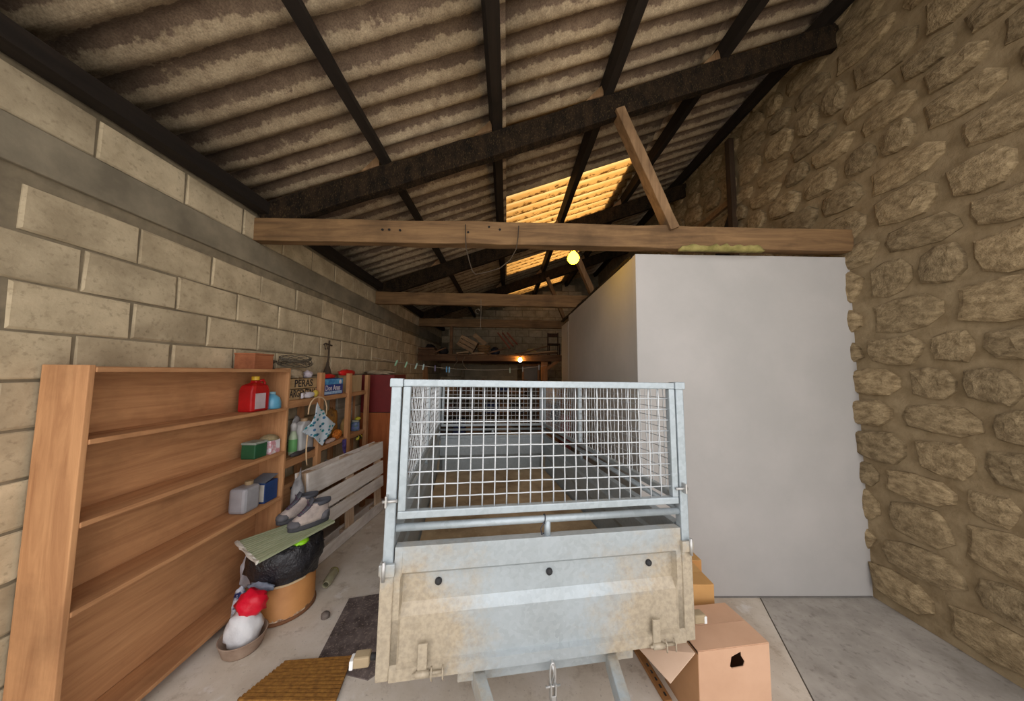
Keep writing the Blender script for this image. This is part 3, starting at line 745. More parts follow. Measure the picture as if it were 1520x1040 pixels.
part(MB().box(c.x-.05, c.x+.05, c.y-.0735, c.y-.070, c.z+.015, c.z+.135), 'side_print', plain('cream_print', sRGB(214,210,200), .6), t)
part(MB().prism([(c.x-.06,c.y-.07,c.z+.147),(c.x+.055,c.y-.07,c.z+.147),(c.x+.055,c.y+.05,c.z+.178),(c.x-.06,c.y+.05,c.z+.178)], (0,0,.004)), 'lid_flap', plain('grey_blue_card', sRGB(110,118,130), .7), t)
c = atX(382,536,-1.84); c.z = S1[0]
t = thing('wooden_box', 'small reddish wooden box on top of the shelving unit', 'box', c)
part(MB().box(c.x-.07, c.x+.07, c.y-.11, c.y+.06, c.z, c.z+.10), 'body', wood('red_box_wood', sRGB(140,84,56), sRGB(172,110,76), 'y'), t, bevel=.003)
part(MB().box(c.x-.073, c.x+.073, c.y-.113, c.y+.063, c.z+.10, c.z+.112), 'lid', MATS['red_box_wood'], t, bevel=.002)
c = atX(404,543,-1.86); c.z = S1[0]
t = thing('iron_knob', 'small rusty mushroom-shaped iron knob standing on the shelf top', 'knob', c)
part(MB().lathe([(.0,0),(.02,0),(.012,.015),(.008,.04),(.012,.05),(.03,.058),(.028,.07),(.0,.072)], c, 14), 'body', plain('rusty_iron', sRGB(74,62,50), .8), t, smooth=True)

# ---- second rack: pear crate and friends
ya, yb_ = PANY+.05, posts[0][0]-.035
t = thing('fruit_crate', 'wooden fruit crate stencilled PERAS ARGENTINA on the upper shelf', 'crate', (-1.84, (ya+yb_)/2, ZU))
H_ = .175
for z0, z1 in ((.0,.082),(.09,.172)):
    part(MB().box(-1.785, -1.777, ya, yb_, ZU+z0, ZU+z1), 'slat', CRATE, t)
    part(MB().box(-1.90, -1.892, ya, yb_, ZU+z0, ZU+z1), 'slat', CRATE, t)
for y in (ya+.006, yb_-.012): part(MB().box(-1.892, -1.785, y, y+.012, ZU, ZU+H_), 'end_board', CRATE, t)
part(MB().box(-1.892, -1.785, ya+.012, yb_-.012, ZU, ZU+.008), 'bottom', CRATE, t)
INK = plain('stencil_ink', (.03,.022,.018), .9)
tm = Matrix(((0,0,1,-1.7762),(1,0,0,(ya+yb_)/2),(0,1,0,ZU+.130),(0,0,0,1)))
part(text_mesh('PERAS', .088, tm, bold=.0015), 'lettering', INK, t)
tm = Matrix(((0,0,1,-1.7762),(1,0,0,(ya+yb_)/2),(0,1,0,ZU+.046),(0,0,0,1)))
tx = text_mesh('ARGENTINA', .086, tm, bold=.0015)
yc_ = (ya+yb_)/2
for v in tx.v: v.y = yc_ + (v.y-yc_)*.70
part(tx, 'lettering', INK, t)
c = Vector((-1.752, yb_-.11, ZU))
t = thing('work_glove', 'crumpled white and yellow work glove lying before the crate', 'glove', c)
part(MB().blob(c+Vector((0,-.03,.028)), (.022,.075,.028), .3, 2.5, 3), 'palm', bag_mat('glove_cloth', sRGB(190,186,196), sRGB(222,218,226), .8), t, smooth=True)
for i in range(4):
    part(MB().tube([c+Vector((.0,-.09+i*.004,.018+i*.009)), c+Vector((.006,-.12-.004*i,.014+i*.010)), c+Vector((.008,-.14,.010+i*.011))], [.008,.008,.006], 7), 'finger', MATS['glove_cloth'], t, smooth=True)
part(MB().blob(c+Vector((.004,.055,.034)), (.02,.03,.032), .2, 2, 4), 'cuff', plain('yellow_cloth', sRGB(206,178,72), .8), t, smooth=True)
# things heaped on the crate
cz = ZU + H_
c = Vector((-1.85, ya+.17, cz))
rolls = MB()
t = thing('wire_coil', 'loose coil of grey fencing wire lying on the pear crate', 'wire', c)
for k in range(9):
    random.seed(40+k); pts = []
    rx, ry = .085+random.uniform(-.02,.01), .19+random.uniform(-.04,.03); zz = .085+.008*k
    for i in range(24):
        a = 2*math.pi*i/24; pts.append(c + Vector((rx*math.cos(a)*.8+.0, ry*math.sin(a), zz + .022*math.sin(a*2+k) + .03)))
    part(MB().tube(pts, .003, 5, closed=True), 'strand', plain('old_wire', sRGB(104,96,82), .7), t, smooth=True)
c = Vector((-1.81, ya+.16, cz))
single(MB().blob(c+Vector((0,-.055,.035)), (.05,.09,.045), .35, 3, 9, flat=.03, crease=.3), 'sacking', M_('burlap', sRGB(138,122,98), sRGB(176,158,132), 12, .95, 0, .6), 'crumpled brown burlap sacking heaped on the pear crate', 'sack', smooth=True)
c = Vector((-1.81, yb_-.085, cz))
single(MB().blob(c+Vector((0,0,.03)), (.035,.048,.036), .3, 3, 14, flat=.028, crease=.3), 'cloth_rag', M_('mauve_rag', sRGB(170,160,170), sRGB(200,192,200), 10, .9, 0, .5), 'pale mauve rag beside the burlap on the crate', 'rag', smooth=True)
# rusty spike stand on a wall nail
c = atX(484,545,-1.90); c.x = -1.885
t = thing('rusty_hook_stand', 'rusty iron spike with cross hooks standing up behind the wire coil', 'iron tool', (c.x, c.y, ZU+.1655))
RUST = plain('dark_rust', sRGB(70,56,42), .9)
b0 = Vector((c.x, c.y, ZU+.1655)); zt = atX(486,505,-1.90).z
part(MB().lathe([(.045,0),(.043,.03),(.03,.09),(.016,.13),(.012,.17),(.0,.17)], b0, 14), 'cone', RUST, t, smooth=True)
part(MB().tube([b0+Vector((0,0,.15)), b0+Vector((0,.01,.22)), Vector((c.x,c.y+.012,zt))], .009, 7), 'spike', RUST, t, smooth=True)
part(MB().tube([Vector((c.x,c.y-.085,zt-.05)), Vector((c.x,c.y-.05,zt-.038)), Vector((c.x,c.y+.012,zt-.045)), Vector((c.x,c.y+.06,zt-.05))], .008, 6), 'cross_bar', RUST, t, smooth=True)
for dy in (-.075,-.035): part(MB().tube([Vector((c.x,c.y+dy,zt-.042)), Vector((c.x+.01,c.y+dy,zt-.085)), Vector((c.x+.02,c.y+dy,zt-.10))], .006, 6), 'hook', RUST, t, smooth=True)
# detergent box
ya2, yb2 = posts[0][0]+.05, posts[1][0]-.09
c = Vector((-1.83, (ya2+yb2)/2, ZU))
t = thing('detergent_box', 'bright blue printed detergent carton between two rack posts', 'carton', c)
zt = ZU+.165
part(MB().box(-1.90, -1.778, ya2, yb2, ZU, zt), 'body', plain('carton_navy', sRGB(34,60,140), .5), t, bevel=.003)
part(MB().box(-1.7785, -1.7765, ya2+.01, yb2-.01, ZU+.105, zt-.005), 'print_sky', M_('print_sky_blue', sRGB(40,120,190), sRGB(110,190,226), 14, .4, 0, 0), t)
part(MB().box(-1.7785, -1.7768, ya2+.03, yb2-.02, ZU+.008, ZU+.036), 'print_pale', M_('print_pale_blue', sRGB(120,170,214), sRGB(190,210,236), 20, .4, 0, 0), t)
tm = Matrix(((0,0,1,-1.7762),(1,0,0,(ya2+yb2)/2),(0,1,0,ZU+.068),(0,0,0,1)))
tx = text_mesh('Dos Anas', .075, tm, bold=.0012); yc_ = (ya2+yb2)/2
for v in tx.v: v.y = yc_ + (v.y-yc_)*.9
part(tx, 'lettering', plain('print_white', sRGB(232,226,236), .4), t)
part(MB().lathe([(0,0),(.022,0),(.022,.002),(0,.002)], (0,0,0), 14, Matrix.Rotation(R(90),3,'Y')).xf(Matrix.Translation((-1.7765, yb2-.06, ZU+.128))), 'print_spot', MATS['print_white'], t)
part(MB().box(-1.7785, -1.7766, ya2+.02, ya2+.06, ZU+.12, ZU+.15), 'print_yellow', plain('print_yellow', sRGB(214,206,120), .4), t)
part(MB().box(-1.90, -1.78, yb2, yb2+.002, ZU+.01, zt-.01), 'side_print', M_('dotted_side', sRGB(120,110,150), sRGB(190,170,160), 60, .6, 0, 0), t)
c = Vector((-1.83, (ya2+yb2)/2-.03, zt))
single(MB().blob(c+Vector((.033,-.02,.02)), (.024,.11,.026), .35, 3, 21, flat=.018, crease=.3), 'plastic_bag', bag_mat('red_bag', sRGB(176,22,24), sRGB(214,40,40), .35), 'flat red plastic bag lying on the blue detergent carton', 'plastic bag', smooth=True)
c = Vector((-1.84, posts[1][0]+.02, zt-.0))
ya3, yb3 = posts[1][0]+.04, posts[2][0]-.11
t = thing('plywood_box', 'plain pale plywood box beyond the blue carton', 'box', (-1.83, (ya3+yb3)/2, ZU))
PLY = wood('pale_plywood', sRGB(176,148,108), sRGB(200,174,134), 'z')
for y in (ya3, yb3-.01): part(MB().box(-1.90, -1.78, y, y+.01, ZU, ZU+.18), 'end_board', PLY, t)
for x in (-1.90, -1.79): part(MB().box(x, x+.01, ya3+.01, yb3-.01, ZU, ZU+.18), 'side_board', PLY, t)
part(MB().box(-1.89, -1.79, ya3+.01, yb3-.01, ZU, ZU+.01), 'bottom', PLY, t)
part(MB().box(-1.902, -1.778, ya3-.002, yb3+.002, ZU+.18, ZU+.19), 'lid', PLY, t)
single(MB().blob(Vector((-1.84, posts[1][0]+.10, ZU+.218)), (.05,.16,.04), .35, 3, 25, flat=.026, crease=.3), 'plastic_bag', MATS['red_bag'], 'bulging red plastic bag on the plywood box', 'plastic bag', smooth=True)
# ---- lower shelf things
c = Vector((-1.83, atX(432,660,-1.83).y+.02, ZL))
bottle('spray_bottle', 'slim pale bottle with green label beside the white canister', 'bottle', [(0,0),(.03,0),(.032,.01),(.032,.15),(.022,.18),(.016,.2)], c, plain('pale_green_plastic', sRGB(190,206,176), .4), WHITE, [(0,.2),(.02,.2),(.024,.25),(.012,.27),(0,.27)])
part(MB().lathe([(.0335,.03),(.0335,.13)], c, 20), 'label', plain('green_label', sRGB(112,180,110), .5), bpy.data.objects[[o.name for o in bpy.data.objects if o.name.startswith('spray_bottle')][0]])
c = Vector((-1.84, atX(449,660,-1.83).y+.02, ZL))
t = thing('white_canister', 'large white plastic canister on the lower rack shelf', 'canister', c)
part(MB().loft([[c+Vector((a*sx, b*sy, z)) for a, b in ((-1,-.8),(-.85,-1),(.85,-1),(1,-.8),(1,.8),(.85,1),(-.85,1),(-1,.8))] for sx, sy, z in ((.038,.09,0),(.042,.095,.015),(.042,.095,.18),(.038,.075,.235),(.03,.035,.26))]), 'body', WHITE, t, bevel=.008)
part(MB().lathe([(0,.258),(.028,.258),(.028,.285),(0,.287)], c, 16), 'cap', plain('tan_cap2', sRGB(206,170,130), .5), t)
c = Vector((-1.906, atX(455,620,-1.88).y-.10, ZL))
single(MB().blob(c+Vector((0,.0,.16)), (.012,.075,.15), .15, 2.5, 31, flat=.158, crease=.3), 'plastic_bag', bag_mat('grey_bag', sRGB(150,150,152), sRGB(190,190,192), .35), 'grey translucent plastic bag standing behind the white canister', 'plastic bag', smooth=True)
c = Vector((-1.766, atX(446,672,-1.78).y, ZL))
single(MB().tube([c+Vector((0,-.14,.02)), c+Vector((.006,-.07,.022)), c+Vector((0,0,.016)), c+Vector((.004,.08,.02)), c+Vector((0,.16,.012))], [.012,.02,.013,.02,.01], 8), 'rubber_strap', plain('grey_rubber', sRGB(60,56,58), .7), 'dark grey rubber strap lying along the shelf front', 'strap', smooth=True)
c = Vector((-1.82, atX(500,618,-1.82).y, ZU-.2))
def heap(px, py, X, r, name, label, cat, mat, seed, zb=None, crease=.3):
    p = atX(px, py, X)
    if zb is None: zb = p.z - r[2]
    return single(MB().blob(Vector((p.x, p.y, zb + r[2]*.85)), r, .3, 3, seed, flat=r[2]*.84, crease=crease), name, mat, label, cat, smooth=True)
heap(492,622,-1.885,(.032,.12,.17),'rag_bundle','mustard and brown rag bundle stuffed on the rack','rag',M_('mustard_rag', sRGB(96,70,44), sRGB(186,132,52), 7, .9, 0, .5), 41, ZL)
heap(500,648,-1.79,(.028,.075,.055),'net_bag','orange net bag lying on the lower rack shelf','net bag',M_('orange_net', sRGB(170,84,24), sRGB(240,150,60), 60, .7, 0, .5), 43, ZL)
heap(490,662,-1.772,(.02,.085,.022),'pink_cloth','pale pink cloth spilling over the shelf edge','cloth',M_('pink_cloth', sRGB(196,168,158), sRGB(222,198,188), 9, .9), 44, ZL)
heap(511,640,-1.84,(.04,.05,.10),'cardboard_tube','small yellow-brown paper bag behind the net bag','paper bag',M_('kraft', sRGB(176,140,84), sRGB(200,166,108), 6, .9), 45, ZL)
c = atX(506,668,-1.765)
single(sheet_poly([(-.045,0),(.04,0),(.055,-.1),(.02,-.19),(-.01,-.12)], lambda u, v: Vector((SXF+.018+.006*math.sin(u*90), c.y+u, ZL-.012+v)), .012), 'purple_cloth', M_('purple_cloth', sRGB(52,40,84), sRGB(96,80,150), 18, .9), 'dark purple cloth hanging from the lower rack shelf', 'cloth', smooth=True, solid=.006)
c = Vector((-1.83, atX(527,640,-1.83).y, ZL))
bottle('glass_jar', 'small jar with blue and green print on the far rack bay', 'jar', [(0,0),(.045,0),(.048,.01),(.048,.09),(.038,.105)], c, M_('blue_green_print', sRGB(60,96,84), sRGB(120,130,190), 22, .4), plain('jar_lid_grey', sRGB(170,174,160), .5), [(0,.105),(.04,.105),(.04,.125),(0,.125)])
heap(531,622,-1.80,(.03,.045,.02),'yellow_gloves','yellow rubber gloves lying over the jar','gloves',plain('yellow_rubber', sRGB(206,196,60), .5), 47, ZL+.127)
heap(533,656,-1.735,(.015,.07,.03),'cord_tangle','tangle of yellow and black cord hanging under the rack shelf','cord',M_('yellow_black', sRGB(30,28,24), sRGB(214,204,70), 16, .6, lo=.48, hi=.52), 48, ZL-.09)
single(MB().box(-1.94,-1.90, posts[1][0]+.05, posts[2][0]-.06, ZL, ZU-.03), 'leaning_board', wood('grey_slats', sRGB(120,116,106), sRGB(166,160,148), 'y'), 'grey wooden board leaning at the back of the rack', 'board')
for i, (px_, z0) in enumerate(((440,.47),(455,.47))):
    pass
heap(486,682,-1.86,(.05,.16,.14),'sack','grey and white plastic sack on the bottom rack shelf','sack',M_('grey_sack', sRGB(96,92,90), sRGB(196,190,190), 8, .7, 0, .4), 51, .45)
heap(530,672,-1.84,(.05,.16,.13),'dark_sack','dark crumpled sack on the bottom shelf of the far bay','sack',M_('dark_sack', sRGB(52,48,46), sRGB(130,124,120), 8, .7, 0, .4), 52, .45)
c = Vector((-1.84, (PANY+posts[0][0])/2, .45))
t = thing('slot_box', 'wooden box with a dark slot handle on the bottom shelf', 'box', c)
part(MB().box(-1.92, -1.79, PANY+.05, posts[0][0]-.05, .45, .72), 'body', SHY, t, bevel=.003)
part(MB().box(-1.7905, -1.787, c.y-.07, c.y+.07, .66, .68), 'slot', BLACK, t)

# ---- apron hanging from the first rack post
pc = lambda px, py: atX(px, py, SXF+.03)
ap = [(469,597),(474,607),(480,609),(482,617),(487,622),(497,629),(489,642),(482,651),(477,661),(472,657),(464,650),(456,646),(447,641),(452,635),(460,628),(466,615),(467,604)]
poly = [(pc(*p).y, pc(*p).z) for p in ap]
random.seed(61)
def apf(u, v): return Vector((SXF+.04 + .004*math.sin(u*30)+.006*noise.noise(Vector((u*12,v*8,1))), u, v))
m, n, l, b = nt('leaf_print_cloth'); tc, mp = coords(n, l, (1,1,1), False)
mp.inputs['Scale'].default_value = (1, 1, 1.7); mp.inputs['Rotation'].default_value = (R(25),0,0)
vo = n.new('ShaderNodeTexVoronoi'); vo.inputs['Scale'].default_value = 17; vo.inputs['Randomness'].default_value = 1; l.new(mp.outputs[0], vo.inputs['Vector'])
leafc = ramp(n, l, vo.outputs['Color'], [(.2, sRGB(30,96,130)), (.5, sRGB(40,150,160)), (.8, sRGB(60,120,170))])
col = mix(n, l, ramp(n, l, vo.outputs['Distance'], [(.34, 1.0), (.40, 0.0)]), sRGB(206,220,232), leafc)
l.new(col, b.inputs['Base Color']); b.inputs['Roughness'].default_value = .8
MAT_LEAF = m
t = thing('apron', 'white cloth apron printed with teal leaves hanging on a rack post', 'apron', (SXF+.04, pc(472,650).y, pc(472,661).z))
part(sheet_poly(poly, apf, .014), 'cloth', MAT_LEAF, t, smooth=True, solid=.004)
STRAP = plain('cream_strap', sRGB(214,184,146), .8)
f_ = lambda px, py, dx=.045: Vector((SXF+dx, pc(px,py).y, pc(px,py).z))
part(MB().tube([f_(455,615),f_(456,605),f_(459,597),f_(464,591),f_(470,589),f_(476,590,.05),f_(480,595,.05),f_(482,604,.05),f_(482,615,.045)], .006, 7), 'neck_strap', STRAP, t, smooth=True)
part(MB().tube([f_(453,645,.05),f_(451,665,.05),f_(451,680,.05),f_(452,690,.05)], .006, 7), 'tie_string', STRAP, t, smooth=True)

# ---- red-brown cabinet past the rack
yc = 4.08
cx0, cx1 = -1.93, -1.50
t = thing('old_cupboard', 'old cupboard painted dark red above and brown below beside the rack', 'cupboard', ((cx0+cx1)/2, yc+.2, 0))
zm = atY(565,612,yc).z; zt = atY(565,556,yc).z
part(MB().box(cx0, cx1, yc, yc+.45, 0, zm-.005), 'lower_body', wood('cupboard_brown', sRGB(134,72,38), sRGB(166,96,54), 'z'), t, bevel=.003)
part(MB().box(cx0, cx1, yc, yc+.45, zm+.005, zt), 'upper_body', plain('oxblood_paint', sRGB(112,24,24), .6), t, bevel=.003)
part(MB().box(cx0+.01, cx1-.01, yc+.01, yc+.44, zm-.005, zm+.005), 'joint', BLACK, t)
single(MB().blob(Vector((-1.74, yc+.12, zt+.026)), (.19,.12,.035), .4, 3.5, 55, flat=.025, crease=.4), 'newspaper_heap', M_('old_paper', sRGB(110,96,76), sRGB(170,154,128), 9, .95, 0, .5), 'crumpled old paper heaped on the red cupboard', 'paper', smooth=True)

# ------------------------------------------------------------------ pallet leaning on the rack
pn, pf_ = atZ(503,810,0), atZ(572,752,0)
A = Vector((-1.615, 2.60, 0)); B = Vector((-1.475, 3.77, 0))
dU = (B-A).normalized(); lean = Vector((-.04, 0, .80)).normalized(); nrm = dU.cross(lean).normalized()
if nrm.x < 0: nrm = -nrm
LP = (B-A).length
t = thing('wooden_pallet', 'weathered pale grey wooden pallet leaning on edge against the rack', 'pallet', (A+B)/2)
def pbar(u0, u1, w0, w1, d0, d1):
    q = lambda u, w, d: A + dU*u + lean*w + nrm*d
    return MB().add([q(u0,w0,d0),q(u1,w0,d0),q(u1,w1,d0),q(u0,w1,d0),q(u0,w0,d1),q(u1,w0,d1),q(u1,w1,d1),q(u0,w1,d1)],
                    [(0,3,2,1),(4,5,6,7),(0,1,5,4),(1,2,6,5),(2,3,7,6),(3,0,4,7)])
for w0, w1 in ((.0,.11),(.275,.40),(.42,.575),(.605,.80)):
    part(pbar(0, LP, w0+.006, w1, .0, .02), 'deck_plank', PALY, t, bevel=.003)
for w0, w1 in ((.006,.11),(.35,.45),(.70,.80)):
    part(pbar(0, LP, w0, w1, -.100, -.082), 'bottom_plank', PALY, t, bevel=.003)
for u in (.0, LP/2-.07, LP-.14):
    part(pbar(u, u+.12, .006, .80, -.022, .0), 'cross_plank', PALZ, t, bevel=.003)
    for w in (.006, .36, .71): part(pbar(u+.005, u+.115, w, w+.085, -.082, -.022), 'block', PALZ, t, bevel=.003)
# grey sack wedged between the shelving and the pallet
single(MB().blob(Vector((-1.675, 2.545, .39)), (.062,.045,.43), .2, 2.5, 57, flat=.385, crease=.25), 'grey_sack', M_('slate_sack', sRGB(90,88,90), sRGB(170,170,172), 6, .6, 0, .4), 'tall grey plastic sack wedged beside the pallet end', 'sack', smooth=True)
# ------------------------------------------------------------------ drum, bag, board, boots
DC = Vector((-1.548, 2.27, 0)); DR = .183
ZD = .285
t = thing('fibre_drum', 'orange-brown fibreboard drum with a worn torn lower edge', 'drum', DC)
def drum_mat():
    m, n, l, b = nt('fibre_drum_board'); tc, mp = coords(n, l, (1,1,1), False)
    f = nz(n, l, tc.outputs['Object'], 5, 6); col = ramp(n, l, f, [(.3, sRGB(176,118,64)), (.7, sRGB(200,142,84))])
    sx = n.new('ShaderNodeSeparateXYZ'); l.new(tc.outputs['Object'], sx.inputs[0])
    f2 = nz(n, l, tc.outputs['Object'], 11, 5, .7)
    a = n.new('ShaderNodeMath'); a.operation = 'MULTIPLY_ADD'; a.inputs[1].default_value = -.12; a.inputs[2].default_value = .095; l.new(f2, a.inputs[0])
    g = n.new('ShaderNodeMath'); g.operation = 'LESS_THAN'; l.new(sx.outputs['Z'], g.inputs[0]); l.new(a.outputs[0], g.inputs[1])
    col = mix(n, l, g.outputs[0], col, ramp(n, l, nz(n, l, tc.outputs['Object'], 30, 4), [(.4, sRGB(120,84,56)), (.6, sRGB(206,184,160))]))
    l.new(col, b.inputs['Base Color']); b.inputs['Roughness'].default_value = .6; return m
dr = part(MB().lathe([(0,.0),(DR+.004,0),(DR+.006,.012),(DR,.02),(DR,ZD),(DR-.006,ZD),(DR-.006,.02),(0,.02)], DC, 48), 'body', drum_mat(), t, smooth=False)
dr.data.polygons.foreach_set('use_smooth', [True]*len(dr.data.polygons))
part(MB().lathe([(DR+.002,.0),(DR+.009,.004),(DR+.009,.016),(DR+.002,.022)], DC, 48), 'lower_band', plain('rusty_band', sRGB(126,84,54), .8), t, smooth=True)
pl = []
for k in range(9):
    a = R(-78 + 60*k/8)
    pl.append((DC + Vector((math.cos(a)*(DR+.002), math.sin(a)*(DR+.002), 0)), k))
mbp = MB()
mbp.add([p + Vector((0,0,z)) for p, k in pl for z in (.232, .284)], [(2*i, 2*i+2, 2*i+3, 2*i+1) for i in range(8)])
part(mbp, 'paper_label', plain('cream_label', sRGB(216,190,150), .7), t, solid=.001)
BAGM = M_('bin_bag', (.006,.006,.008), (.02,.02,.026), 8, .28, 0, .9, bscale=14, dist=.03, spec=.6)
t = thing('bin_bag', 'stuffed black bin bag folded over the rim of the drum', 'bin bag', (DC.x, DC.y, ZD-.05))
rings = []
random.seed(71)
for k, (r_, z) in enumerate(((DR+.008,ZD-.035),(DR+.014,ZD-.01),(DR+.02,ZD+.02),(DR+.032,ZD+.07),(DR+.034,ZD+.13),(DR+.01,ZD+.18),(DR*.6,ZD+.20))):
    ring = []
    for i in range(56):
        a = 2*math.pi*i/56; q = Vector((math.cos(a)*2.6, math.sin(a)*2.6, z*16))
        w = abs(noise.noise(q*2.1))*.03 + noise.noise(q)*.012
        lo = -.03*max(0, math.sin(3*a+.6)) if k == 0 else 0
        rr = r_ + (w if k > 1 else w*.25)
        ring.append(DC + Vector((math.cos(a)*rr, math.sin(a)*rr, z + lo + (.012*noise.noise(q*1.7) if 1 < k < 5 else 0))))
    rings.append(ring)
part(MB().loft(rings, cap0=False), 'bag', BAGM, t, smooth=True)
part(MB().blob(Vector((DC.x+.08,DC.y+.0,ZD+.115)), (.135,.135,.075), .3, 3, 72, crease=.5), 'bulge', BAGM, t, smooth=True)
part(MB().blob(Vector((DC.x+.0,DC.y-.214,ZD-.012)), (.085,.016,.028), .3, 3, 73, crease=.4), 'folded_tongue', M_('grey_blue_film', sRGB(70,78,94), sRGB(150,160,178), 9, .35, 0, .5), t, smooth=True)
BZ = .50
bc = [atZ(372,801,BZ), atZ(497,772,BZ), atZ(486,757,BZ), atZ(384,831,BZ)]
n0 = atZ(384,833,BZ); f0 = atZ(497,773,BZ); fback = atZ(470,763,BZ); nback = atZ(352,803,BZ)
t = thing('green_board', 'pale green ribbed board lying over the bin bag with boots on it', 'board', ((n0+f0)/2 - Vector((.08,0,.008))))
GRN = M_('pale_green_board', sRGB(150,158,126), sRGB(178,184,154), 5, .8, 0, .15, stretch=(1,1,1), bscale=30)
part(MB().prism([n0, f0, fback, nback], (0,0,-.012)), 'sheet', GRN, t)
for k in range(13):
    a_ = n0.lerp(nback, (k+.5)/13); b2 = f0.lerp(fback, (k+.5)/13)
    part(MB().bar(a_+Vector((0,0,.0015)), b2+Vector((0,0,.0015)), .012, .003), 'rib', GRN, t)
random.seed(75)
part(MB().bar(n0.lerp(nback,.0)+Vector((-.004,-.004,-.006)), n0.lerp(nback,1)+Vector((-.004,-.004,-.006)), .014, .02, seg=12, jit=.005), 'torn_edge', plain('torn_white', sRGB(220,216,206), .9), t)
c = atZ(446,803,.475)
single(MB().blob(c, (.05,.05,.014), .3, 3, 77), 'lime_wrapper', plain('lime_plastic', sRGB(150,220,30), .4), 'lime green wrapper poking out under the green board', 'wrapper', smooth=True)

UPP = M_('boot_suede', sRGB(150,140,136), sRGB(190,176,168), 14, .9, 0, .3)
SOLE = plain('boot_rubber', sRGB(76,76,82), .7); LACE = plain('plum_lace', sRGB(92,62,86), .8); LIN = plain('boot_lining', sRGB(82,84,92), .9)
TRIM = M_('boot_trim', sRGB(84,84,90), sRGB(110,108,112), 12, .85, 0, .2)
def outline(y0, y1, w, z, n=22, heel=.8):
    pts = []
    for i in range(n):
        a = 2*math.pi*i/n; u = math.cos(a); s = math.sin(a)
        yy = (y0+y1)/2 + (y1-y0)/2*u
        ww = w*(1 - .10*u) * (1 if u < 0 else heel + (1-heel)*(1-u))
        pts.append(Vector((ww*s*(abs(s)**-.15 if abs(s) > 1e-6 else 0), yy, z)))
    return pts
def boot(label, toe, heel):
    d = (heel-toe); d.z = 0; d.normalize(); sx = Vector((-d.y, d.x, 0)) * -1
    rot = Matrix((sx, d, Vector((0,0,1)))).transposed()
    t = thing('hiking_boot', label, 'boot', toe, 'hiking boots on the green board', rot)
    L = .27
    s = part(MB().loft([outline(.004,L-.004,.046,.0), outline(0,L,.05,.012), outline(0,L,.05,.03), outline(.006,L-.004,.047,.036)]), 'sole', SOLE, t, smooth=False, local=True, bevel=.002)
    part(MB().loft([outline(-.001,.10,.05,.030), outline(.001,.10,.048,.05), outline(.014,.09,.036,.066), outline(.03,.08,.02,.07)]), 'toe_cap', TRIM, t, smooth=True, local=True)
    rings = [outline(.006,L-.003,.046,.034), outline(.012,L-.002,.046,.055), outline(.035,L-.004,.044,.078), outline(.068,L-.006,.042,.098), outline(.098,L-.008,.040,.118), outline(.125,L-.002,.040,.14), outline(.145,L+.004,.042,.158), outline(.163,L-.002,.036,.160), outline(.168,L-.012,.030,.13)]
    part(MB().loft(rings, cap1=True), 'upper', UPP, t, smooth=True, local=True)
    part(MB().loft([outline(.19,L+.002,.048,.034), outline(.20,L+.001,.046,.07), outline(.225,L-.001,.041,.085)]), 'heel_cup', TRIM, t, smooth=True, local=True)
    part(MB().loft([outline(.152,L+.002,.043,.138), outline(.150,L+.008,.046,.15), outline(.155,L+.006,.044,.168), outline(.165,L-.004,.036,.166), outline(.17,L-.014,.03,.14)]), 'padded_collar', LIN, t, smooth=True, local=True)
    part(MB().loft([[Vector((x*w, y, z + .006*(1-x*x))) for x in (-1,-.5,0,.5,1)] + [Vector((x*w, y+.012, z-.004)) for x in (1,.5,0,-.5,-1)] for y, z, w in ((.06,.094,.018),(.09,.116,.022),(.12,.142,.026),(.136,.175,.028),(.146,.195,.02))]), 'tongue', LIN, t, smooth=True, local=True)
    for k in range(6):
        y = .064 + .0145*k; z = .1 + .0105*k
        part(MB().tube([(-.026,y+.006,z-.006),(0,y-.004,z+.006),(.026,y+.008,z-.004)], .003, 6), 'lace', LACE, t, smooth=True, local=True)
    part(MB().tube([(-.02,.145,.165),(-.03,.125,.175),(-.012,.12,.165),(0,.138,.165),(.016,.118,.16),(.034,.122,.15),(.02,.142,.163)], .003, 6), 'bow', LACE, t, smooth=True, local=True)
    return t
bz = BZ + .004
boot('grey and beige hiking boot on the green board, next to the shelving', atZ(409,780,bz), atZ(464,762,bz))
boot('grey and beige hiking boot on the green board, toe overlapping its pair', atZ(426,791,bz), atZ(485,771,bz))

# ------------------------------------------------------------------ floor clutter at the left
heap(378,795,-1.835,(.034,.10,.15),'white_sack','white woven sack slumped between shelving and drum','sack',bag_mat('white_sack', sRGB(190,188,194), sRGB(220,220,226), .7), 81, .11)
heap(359,850,-1.69,(.042,.034,.14),'blue_bag','dark blue and white plastic bag beside the drum','plastic bag',M_('navy_white_bag', sRGB(16,28,84), sRGB(206,208,220), 5, .4, 0, .5, lo=.46, hi=.5), 82, 0)
c = atZ(360,962,.0)
t = thing('plant_bowl', 'wide brown-grey plastic bowl on the floor holding a carrier bag', 'bowl', c)
part(MB().lathe([(0,0),(.085,0),(.095,.012),(.115,.08),(.118,.085),(.112,.085),(.09,.015),(0,.012)], c, 28), 'bowl', M_('dusty_bowl', sRGB(136,112,96), sRGB(172,150,132), 8, .7), t, smooth=True)
t = thing('carrier_bag', 'red and white carrier bag standing in the brown bowl', 'plastic bag', c+Vector((0,0,.013)))
part(MB().blob(c+Vector((0,0,.115)), (.092,.085,.11), .2, 3, 85, flat=.1, crease=.25), 'white_part', bag_mat('white_film', sRGB(196,198,202), sRGB(226,226,228), .35), t, smooth=True)
part(MB().blob(c+Vector((.02,.02,.24)), (.085,.06,.075), .25, 3, 86, crease=.35), 'red_part', bag_mat('red_film', sRGB(196,12,40), sRGB(226,24,54), .35), t, smooth=True)
j0, j1 = atZ(482,876,.0), atZ(497,852,.0)
